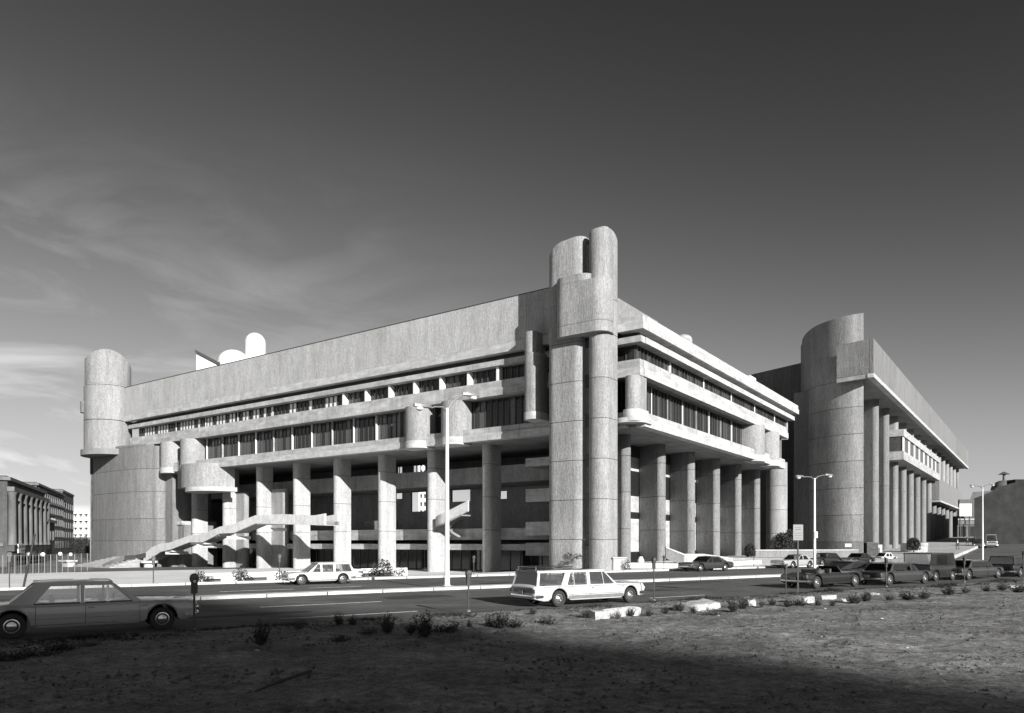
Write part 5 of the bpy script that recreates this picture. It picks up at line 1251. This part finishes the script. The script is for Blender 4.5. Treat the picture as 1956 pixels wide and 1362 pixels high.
# tower forecourt box planter, shrubs, litter bin
pb = thing('planter', fpt(1190, 60), 'white box planter at the foot of the corner tower', 'planter'); pbox(1172, 1197, 51.6, 2.0, -.05, 1.05, 'planter_box', smooth_c, pb); pbox(1171, 1198, 51.5, 2.2, 1.06, 1.16, 'planter_rim', smooth_c, pb)
shrub(1198, 51.0, .7, .9, 'small dark shrub right of the white box planter at the tower'); shrub(1085, 53.5, 1.0, .6, 'shrub behind the roof rack of the station wagon', z=1.1); shrub(1104, 53.5, .9, .55, 'shrub in front of the dark slot of the corner tower', z=1.1)
x, y, z = fpt(1224, 57); lb = thing('litter_bin', (x, y, z), 'small white litter bin between the first two right-hand columns', 'bin')
MB().lathe([(.3, 0), (.36, .7), (.30, .78), (.22, .95)], 14, lambda a, b, c: (x + a, y + b, z + c)).build('bin_body', white_c, lb, smooth=35); MB().lathe([(.24, .95), (.2, 1.05), (.02, 1.08)], 14, lambda a, b, c: (x + a, y + b, z + c)).build('lid', white_c, lb, smooth=35)
# raised terrace, ramp and low wall along the right front
tr_ = thing('terrace', B(-4, 20, 0), 'raised paved terrace with a low wall at the foot of the right-hand columns', 'terrace')
MB().prism([B(4.8, 3.8)[:2], B(-2.6, 6.5)[:2], B(-3.2, 26)[:2], B(4.8, 30)[:2]], -.3, .55).build('terrace_deck', plaza_m, tr_)
MB().prism([B(4.9, 26)[:2], B(-6.0, 28)[:2], B(-7.5, 54)[:2], B(4.9, 54)[:2]], -.3, .75).build('terrace_deck', brickpav, tr_)
x0, y0 = at(1430, 95); x1, y1 = at(1640, 99)
MB().prism([(x0, y0), (x1, y1), (x1, y1 + .5), (x0, y0 + .5)], -.2, 1.55).build('low_wall', dark_c, tr_)
MB().prism([(x0 - .1, y0 - .1), (x1, y1 - .1), (x1, y1 + .6), (x0, y0 + .6)], 1.56, 1.7).build('wall_coping', smooth_c, tr_)
rmp = thing('ramp_wall', B(-2, 10, 0), 'dark sloping ramp wall with a pale coping behind the dark coupe', 'ramp')
rp = [(1272, 1044, 74), (1307, 1058, 74), (1345, 1058, 75), (1400, 1066, 76)]
for i in range(3):
    (p0, q0, Y0), (p1, q1, Y1) = rp[i], rp[i + 1]; xa, xb = at(p0, Y0)[0], at(p1, Y1)[0]; za, zb_ = H + (1036 - q0) * Y0 / F, H + (1036 - q1) * Y1 / F
    for nm, m, d0, d1, o_ in (('ramp_panel', smooth_c if i else dark_c, -1.2, -.17, 0), ('ramp_coping', lip_c, -.16, 0, .06)):
        MB().add([(xa, Y0 - o_, za + d0), (xb, Y1 - o_, zb_ + d0), (xb, Y1 - o_, zb_ + d1), (xa, Y0 - o_, za + d1), (xa, Y0 + .35 + o_, za + d0), (xb, Y1 + .35 + o_, zb_ + d0), (xb, Y1 + .35 + o_, zb_ + d1), (xa, Y0 + .35 + o_, za + d1)],
                 [(0, 1, 2, 3), (4, 5, 6, 7), (0, 1, 5, 4), (1, 2, 6, 5), (2, 3, 7, 6), (3, 0, 4, 7)]).build(nm, m, rmp)
# second building forecourt: sloping pavement, kerb, round planter, dark box
def b2z(a, b): x, y, _ = B2(a, b); return (x, y, ground_z(x, y) + .45)
skirt_sheet('pavement', fr_(-9.5, 12, 3), fr_(-12, 230, 4), lambda a, b: b2z(a, b), plaza_m if False else smooth_c, .8)
x, y, _ = B2(-2.5, 22); zz = ground_z(x, y) + .45
rpn = thing('round_planter', (x, y, zz), 'round pale concrete planter at the foot of the far colonnade', 'planter')
MB().lathe([(2.0, -.2), (2.1, 1.5), (1.9, 1.5), (1.85, 1.2), (.02, 1.2)], 26, lambda a, b, c: (x + a, y + b, zz + c)).build('planter_drum', smooth_c, rpn, smooth=35)
x, y = at(1662, 112); zz = .2
db = thing('utility_hut', (x, y, zz), 'dark boxy utility hut beside the base of the curved tower', 'hut', None, R(10)); MB().box(x - .85, x + .85, y - .8, y + .8, zz, zz + 2.3).build('hut_wall', blackp, db); MB().box(x - .95, x + .95, y - .9, y + .9, zz + 2.31, zz + 2.45).build('hut_roof', mullion_m, db)
x, y = at(1679, 113); cbx = thing('notice_board', (x, y, .3), 'pale notice board beside the dark utility hut', 'notice board'); MB().box(x - .5, x + .5, y, y + .2, .4, 2.3).build('board', smooth_c, cbx); MB().box(x - .15, x + .15, y - .03, y - .005, 1.0, 1.8).build('notice', mullion_m, cbx)
sm_ = thing('small_notice', (51.0, 106.2, 1), 'small white notice on the base of the curved tower', 'sign')
x, y = at(1620, 107); MB().box(x - .45, x + .45, y - .06, y, 2.0, 2.45).build('notice_plate', white_c, sm_); MB().box(x - .04, x + .04, y - .02, y + .03, .2, 2.0).build('notice_post', blackp, sm_)
# ------------------------------------------------------------------ trees
def tree(x, y, z, hgt, wid, lab, seed, grp=None):
    t = thing('tree', (x, y, z), lab, 'tree', grp)
    tk = MB(); tk.tube([(x, y, z - .2), (x + .05, y, z + hgt * .3), (x, y + .05, z + hgt * .55)], [wid * .05, wid * .04, wid * .02], 8)
    rnd = random.Random(seed)
    for i in range(6):
        a = i * 1.05; tk.tube([(x, y, z + hgt * (.25 + .04 * i)), (x + math.cos(a) * wid * .3, y + math.sin(a) * wid * .3, z + hgt * (.5 + .05 * i))], [wid * .022, wid * .008], 6)
    tk.build('trunk', bark, t, smooth=40)
    c = shrub_mesh(seed, 2600, wid, hgt * .8, .04 * wid + .12); c.v = [(p[0] + x, p[1] + y, p[2] + z + hgt * .22) for p in c.v]; c.build('crown', leaf_m, t, recalc=False)
for i, (px, Y, hg, wd, lab) in enumerate(((146, 230, 6, 5, 'dark tree at the foot of the pale apartment block'), (160, 215, 6.5, 5, 'tree between the apartment block and the curved wall'), (168, 190, 4, 4, 'sunlit small tree left of the curved wall'),
                                          (1508, 113, 4.0, 1.8, 'slender tree in the dark gap left of the curved tower'), (1497, 110, 3.5, 2.6, 'low dark tree behind the last round column'), (1745, 118, 2.4, 2.0, 'small conical evergreen before the far colonnade'), (1433, 94, 1.9, 1.3, 'little dark evergreen in front of the fifth right-hand column'))):
    x, y = at(px, Y); tree(x, y, ground_z(x, y) + (.5 if Y < 130 else -1), hg, wd, lab, 30 + i)
# ------------------------------------------------------------------ old buildings, left
def vdir(px0, Y0, dvp, t):  # point at t metres along a line whose vanishing pixel is dvp
    k = (dvp - 978) / F; L = math.hypot(k, 1); x, y = at(px0, Y0); return (x + k / L * t, y + t / L)
def facade(name, label, cat, px0, Y0, vp, length, depth, z0, z1, wall_m, rows, cols, wz, ww, roofm=slate, grp=None, win_m=dark_glass, cornice=.5, back=1, extra=None, frame_m=stone_d):
    k = (vp - 978) / F; L = math.hypot(k, 1); d = Vector((k / L, 1 / L)); nrm = Vector((d.y, -d.x)) * back   # outward
    o = Vector(at(px0, Y0)); t = thing(name, (o.x, o.y, z0), label, cat, grp)
    def P(u, v, z): q = o + d * u - nrm * v; return (q.x, q.y, z)
    def bx(u0, u1, v0, v1, a, b, nm, m, par=None): return MB().box(u0, u1, v0, v1, a, b, P).build(nm, m, par or t)
    wl = bx(0, length, 0, depth, z0, z1, 'wall', wall_m)
    bx(-cornice, length + cornice, -cornice, depth + cornice, z1 + .005, z1 + .55, 'cornice', frame_m)
    bx(.2, length - .2, .2, depth - .2, z1 + .56, z1 + .8, 'roof', roofm)
    for r_ in range(rows):
        for c_ in range(cols):
            u = length * (c_ + .5) / cols; zz = wz[0] + r_ * wz[1]
            fr3 = bx(u - ww / 2 - .15, u + ww / 2 + .15, -.10, -.004, zz - .2, zz + wz[2] + .15, 'window', frame_m)
            bx(u - ww / 2, u + ww / 2, -.13, -.102, zz, zz + wz[2], 'pane', win_m, fr3)
    return t, P, bx
t, P, bx = facade('columned_building', 'sooty old building with a row of giant half columns at the left edge', 'building', 14, 118, 330, 37, 14, -1.5, 12.6, brick_d, 2, 7, (3.4, 4.3, 2.9), 1.5)
for i in range(8):
    u = 37 * i / 7 if 0 < i < 7 else (.6 if i == 0 else 36.4)
    MB().lathe([(.75, 2.2), (.62, 2.8), (.55, 10.2), (.8, 10.8)], 12, lambda a, b, c, u=u: P(u + a, -.55 + b, c)).build('half_column', stone_d, t, smooth=35)
bx(-.3, 37.3, -1.0, -.02, 10.85, 11.6, 'entablature', stone_d); bx(-.3, 37.3, -1.0, -.02, 1.2, 2.15, 'shop_fascia', brick_d)
for i in range(6): bx(1 + 6 * i, 6 + 6 * i, -.6, -.03, -1, 1.1, 'shop_window', dark_glass)
MB().add([P(2.2, -1.15, .9), P(8.2, -1.15, .9), P(8.2, -1.15, 2.4), P(2.2, -1.15, 2.4), P(2.2, -1.02, .9), P(8.2, -1.02, .9), P(8.2, -1.02, 2.4), P(2.2, -1.02, 2.4)], [(0, 1, 2, 3), (4, 5, 6, 7), (0, 1, 5, 4), (1, 2, 6, 5), (2, 3, 7, 6), (3, 0, 4, 7)]).build('shop_sign', sign_w, t)
for (u0, u1, z0, z1) in ((2.6, 3.4, 1.75, 2.15), (3.6, 4.6, 1.75, 2.15), (4.9, 5.6, 1.75, 2.15), (5.9, 7.6, 1.75, 2.15), (4.4, 5.3, 1.1, 1.5), (5.6, 6.6, 1.1, 1.5), (6.9, 7.7, 1.1, 1.5)): bx(u0, u1, -1.19, -1.16, z0, z1, 'sign_lettering', meter_m)
# left end face goes to the left edge
bx(-.05, -.35, .5, 3, 2, 2.5, 'string_course', stone_d)
t, P, bx = facade('brick_apartment_house', 'brown brick apartment house with a pale arched top storey beyond the columned building', 'building', 70, 172, 330, 46, 14, -1.5, 16.0, brick_m, 5, 13, (1.2, 3.0, 1.7), 1.2, frame_m=stone_d)
bx(0, 46, -.35, -.14, 12.6, 12.9, 'string_course', smooth_c); bx(1, 45, -.35, -.14, 15.4, 15.7, 'string_course', stone_d)
t, P, bx = facade('brick_house', 'narrow dark brick front with small windows next to the pale apartment block', 'building', 119.5, 214, 330, 26, 14, -2, 17.4, brick_m, 5, 5, (1.2, 2.9, 1.6), 1.3, cornice=.2)
t, P, bx = facade('dark_porch_house', 'low dark house with a balustrade in front of the brick apartment house', 'building', 86, 150, 330, 13, 9, -1.5, 6.8, brick_d, 1, 3, (3.2, 3, 1.8), 1.3)
for i in range(13): MB().lathe([(.12, 0), (.2, .3), (.1, .6), (.12, .9)], 8, lambda a, b, c, i=i: P(.5 + i + a, -.1 + b, 7.36 + c)).build('baluster', smooth_c, t)
bx(0, 13, -.3, .1, 8.28, 8.45, 'balustrade_rail', stone_d)
# pale apartment block with balconies
def apt(px0, px1, Y, z0, z1, floors, cols, lab):
    x0, x1 = at(px0, Y)[0], at(px1, Y)[0]; t = thing('apartment_block', (x0, Y, z0), lab, 'building', None)
    MB().box(x0, x1, Y + 1.6, Y + 16, z0, z1).build('wall', interior, t); fh = (z1 - z0) / floors; cw_ = (x1 - x0) / cols
    for f in range(floors + 1): MB().box(x0, x1, Y, Y + 1.6, z0 + f * fh - .15, z0 + f * fh + .15).build('floor_slab', apt_m, t)
    for c in range(cols + 1): MB().box(x0 + c * cw_ - .25, x0 + c * cw_ + .25, Y + .1, Y + 1.59, z0, z1).build('cross_wall', apt_m, t)
    for f in range(floors):
        for c in range(cols):
            xa = x0 + c * cw_; MB().box(xa + .3, xa + cw_ - .3, Y + .02, Y + .14, z0 + f * fh + .2, z0 + f * fh + 1.25).build('balcony_front', apt_m, t)
            MB().box(xa + cw_ * .35, xa + cw_ * .65, Y + 1.4, Y + 1.58, z0 + f * fh + .2, z0 + (f + 1) * fh - .2).build('wall_panel', apt_m, t)
    MB().box(x0 - .2, x1 + .2, Y - .1, Y + 16, z1 + .16, z1 + .6).build('roof', apt_m, t)
apt(138, 179, 290, -2, 14.0, 6, 4, 'pale concrete apartment block with balconies left of the curved wall')
apt(801, 815, 260, 0, 34, 12, 2, 'distant pale apartment tower seen through the openings of the colonnade')
# distant low street blocks, lamps (lit globes), traffic signs at the left
dk = facade('street_block', 'long dark low block of shops at the far end of the left street', 'building', 60, 240, 1600, 26, 10, -2, 3.6, brick_d, 1, 8, (-.2, 3, 1.6), 1.6)
gl_m, gt2, gp2 = new_mat('globe_lamp_glass'); gp2.inputs['Base Color'].default_value = g3(.9); gp2.inputs['Emission Color'].default_value = g3(1); gp2.inputs['Emission Strength'].default_value = .5
for px, py, Y, lab in ((82, 1059, 140, 'first white globe lamp before the old buildings'), (115, 1058, 150, 'second white globe lamp before the brick house'), (135, 1059, 165, 'third white globe lamp near the apartment block')):
    x, y = at(px, Y); z = H + (1036 - py) * Y / F; t = thing('globe_lamp', (x, y, -1.6), lab, 'street lamp', 'white globe lamps')
    MB().tube([(x, y, -1.8), (x, y, z - .35)], .08, 8).build('post', blackp, t); MB().lathe([(.36 * math.cos(R(a)), .36 * math.sin(R(a))) for a in range(-80, 81, 20)], 14, lambda a, b, c: (x + a, y + b, z + c)).build('globe', gl_m, t, smooth=60)
# low wall + wire fence at the left end
wf_ = thing('wire_fence', (-60, 84, -1), 'tall wire mesh fence along the pavement at the left', 'fence')
pf = [(-6, 84), (40, 83), (85, 86), (130, 92), (178, 101)]
ptsf = [(at(px, Y)[0], Y) for px, Y in pf]
for (xa, ya), (xb, yb_) in zip(ptsf, ptsf[1:]):
    for i in range(4):
        q = i / 4; x, y = lerp(xa, xb, q), lerp(ya, yb_, q); zg = ground_z(x, y); MB().tube([(x, y, zg - .2), (x, y, zg + 2.35)], .035, 6).build('fence_post', metal_g, wf_)
wm = MB()
for (xa, ya), (xb, yb_) in zip(ptsf, ptsf[1:]):
    n = int(math.hypot(xb - xa, yb_ - ya) / .35)
    for i in range(n):
        q = i / n; x, y = lerp(xa, xb, q), lerp(ya, yb_, q); zg = ground_z(x, y); wm.box(x - .01, x + .01, y - .01, y + .01, zg, zg + 2.3)
    for zz in (.1, 1.2, 2.3):
        za, zb_ = ground_z(xa, ya) + zz, ground_z(xb, yb_) + zz; wm.tube([(xa, ya, za), (xb, yb_, zb_)], .02, 4)
o = wm.build('fence_mesh', metal_g, wf_); o['kind'] = 'stuff'
skirt_sheet('sidewalk', fr_(-62, -20, 3), fr_(62, 74, 3), lambda s, n: (lambda p: (p[0], p[1], plaza_z(p[0], p[1]) + .06))(S(s, n)), kerb_m)
# ------------------------------------------------------------------ right background
t = thing('dark_church', (at(1905, 215)[0], 215, 4), 'big dark building with a sloping roof at the right edge', 'building')
def gable(px0, px1, Y, dep, z0, ze, profile, m, rm, t):
    pr = [(at(px, Y)[0], H + (1036 - py) * Y / F) for px, py in profile]; n = len(pr)
    v0 = [(x, Y, z0) for x, z in pr]; v1 = [(x, Y, z) for x, z in pr]; v2 = [(x + dep * .68, Y + dep, z0) for x, z in pr]; v3 = [(x + dep * .68, Y + dep, z) for x, z in pr]
    f = []; V = v0 + v1 + v2 + v3
    for i in range(n - 1): f += [(i, i + 1, n + i + 1, n + i), (2 * n + i, 2 * n + i + 1, 3 * n + i + 1, 3 * n + i), (n + i, n + i + 1, 3 * n + i + 1, 3 * n + i), (i, i + 1, 2 * n + i + 1, 2 * n + i)]
    f += [(0, n, 3 * n, 2 * n), (n - 1, 2 * n - 1, 4 * n - 1, 3 * n - 1)]
    MB().add(V, f).build('wall', m, t)
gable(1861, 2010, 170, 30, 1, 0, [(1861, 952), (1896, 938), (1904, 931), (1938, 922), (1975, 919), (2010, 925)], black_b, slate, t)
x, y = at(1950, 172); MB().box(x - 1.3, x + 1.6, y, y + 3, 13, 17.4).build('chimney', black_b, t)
for i in range(0):
    for j in range(2):
        x, y = at(1893 + 15 * i, 169.9); MB().box(x - .4, x + .4, y - .05, y - .01, 6 + 3.6 * j, 8 + 3.6 * j).build('window', interior, t)
t = thing('hip_roof_house', (at(1865, 245)[0], 245, 4), 'grey gabled house behind the right lamp post', 'building')
gable(1852, 1905, 240, 16, 2, 0, [(1852, 955), (1858, 940), (1898, 937), (1902, 950)], brick_m, slate, t)
t = thing('corner_shop', (at(1845, 250)[0], 250, 4), 'small shopfront under a bright white billboard at the end of the hill street', 'building')
x0, x1 = at(1829, 228)[0], at(1866, 228)[0]
MB().box(x0, x1, 228, 238, 1, 10.8).build('wall', brick_m, t)
for i in range(2):
    xa = lerp(x0, x1, .08 + .5 * i); MB().box(xa, xa + (x1 - x0) * .36, 227.85, 227.99, 4.5, 7.6).build('shop_window', dark_glass, t)
MB().box(x0, x1 + .2, 227.6, 227.98, 8.2, 9.4).build('shop_sign', stone_d, t)
MB().box(x0, x1, 227.7, 227.95, 9.6, 10.0).build('string_course', smooth_c, t)
bb_ = thing('billboard', (at(1844, 226)[0], 226, 9), 'blank bright white billboard left of the dark building', 'billboard')
xa, xb = at(1833, 226)[0], at(1856, 226)[0]; MB().box(xa, xb, 226, 226.3, H + 50 * 226 / F, H + 74 * 226 / F).build('board', white_c, bb_)
for x in (xa + .4, xb - .4): MB().box(x - .1, x + .1, 226.32, 226.6, 4, H + 74 * 226 / F).build('post', blackp, bb_)
MB().box(xa, xb, 226.0, 226.6, H + 74.3 * 226 / F, H + 82 * 226 / F).build('parapet', brick_m, bb_)
# dome with lantern
t = thing('state_dome', (at(1918, 330)[0], 330, 5), 'distant dome with a small lantern on top above the dark roofs', 'dome')
Yd = 330; xd = at(1918, Yd)[0]; kf = Yd / F
zd0 = H + (1036 - 936) * kf; prof = [(22 * kf, zd0 - 6), (22 * kf, zd0)] + [(22 * kf * math.cos(R(a)), zd0 + 19 * kf * math.sin(R(a))) for a in range(8, 80, 9)]
MB().lathe(prof, 28, lambda a, b, c: (xd + a, Yd + b, c)).build('dome_shell', stone_d, t, smooth=50)
MB().lathe([(2.6 * kf, zd0 + 18 * kf), (2.4 * kf, zd0 + 30 * kf)], 10, lambda a, b, c: (xd + a, Yd + b, c)).build('lantern', stone_d, t, smooth=50)
MB().lathe([(10 * kf, zd0 + 30 * kf), (6 * kf, zd0 + 32 * kf), (1 * kf, zd0 + 35 * kf)], 14, lambda a, b, c: (xd + a, Yd + b, c)).build('lantern_cap', slate, t, smooth=50)
# ------------------------------------------------------------------ people on the hill pavement (tiny)
def person(px, Y, h_, lab, shirt, z=None, heading=0, stride=.25, helmet=None):
    x, y = at(px, Y); zg = ground_z(x, y) + .47 if z is None else z
    t = thing('person', (x, y, zg), lab, 'person', None, heading)
    V = [(0, 0, .95), (0, 0, 1.2), (0, 0, 1.42), (0, 0, 1.54), (0, .01, 1.66), (0, .0, 1.76), (-.19, 0, 1.40), (-.25, .04, 1.13), (-.24, .14, .9), (.19, 0, 1.40), (.25, -.04, 1.13), (.24, .10, .9),
         (-.10, 0, .92), (-.11, stride * .6, .5), (-.11, stride, .06), (-.11, stride + .14, .03), (.10, 0, .92), (.11, -stride * .3, .5), (.11, -stride, .08), (.11, -stride + .14, .03)]
    E = [(0, 1), (1, 2), (2, 3), (3, 4), (4, 5), (2, 6), (6, 7), (7, 8), (2, 9), (9, 10), (10, 11), (0, 12), (12, 13), (13, 14), (14, 15), (0, 16), (16, 17), (17, 18), (18, 19)]
    rad = [.15, .14, .15, .06, .10, .09, .07, .05, .035, .07, .05, .035, .10, .07, .05, .04, .10, .07, .05, .04]
    me = bpy.data.meshes.new('body'); k = h_ / 1.78; me.from_pydata([Vector(v) * k for v in V], E, []); me.materials.append(shirt)
    o = bpy.data.objects.new('body', me); COL.objects.link(o); o.parent = t; WLOC[o.name] = WLOC[t.name]
    md = o.modifiers.new('skin', 'SKIN'); sv = me.skin_vertices[0].data
    for i, r_ in enumerate(rad): sv[i].radius = (r_ * k, r_ * k * .85)
    sv[0].use_root = True; md.use_smooth_shade = True; ss = o.modifiers.new('sub', 'SUBSURF'); ss.levels = 1; ss.render_levels = 1
    MBh = MB().lathe([(.115 * k * math.cos(R(a)), .13 * k * math.sin(R(a))) for a in range(-10, 90, 20)], 12, lambda a, b, c: tuple(WLOC[t.name] @ Vector((a, b - .015, c + 1.70 * k))))
    MBh.build('hair' if not helmet else 'helmet', helmet or blackp, t, smooth=60)
    return t
person(1829, 128, 1.75, 'person in dark clothes with a white helmet at the kerb of the hill street', P_dark, helmet=P_white, z=ground_z(*at(1829, 128)) + .5)
person(1848, 150, 1.7, 'person in dark clothes walking up the hill pavement', P_char, heading=.4)
person(1862, 165, 1.7, 'second distant person in dark clothes on the hill street', P_black, heading=-.3)
# ------------------------------------------------------------------ unseen block added behind the camera to shade the lot
def shade_block(name, lab, poly, h_):
    t = thing(name, (poly[0][0], poly[0][1], 0), lab, 'building')
    MB().prism(poly, -.5, h_).build('wall', brick_m, t); MB().prism([(x, y) for x, y in poly], h_ + .01, h_ + .5).build('roof', slate, t)
SHP = [(2 - 20 + 164.5, 18.7 + 18.4 - 284.8), (2 + 18 + 164.5, 18.7 - 16.5 - 284.8), (2 - 10 + 164.5, 18.7 - 47 - 284.8), (2 - 46 + 164.5, 18.7 - 12 - 284.8)]
shade_block('shade_tower', 'tall brick block added out of view behind the camera to shade the lot', SHP, 110)
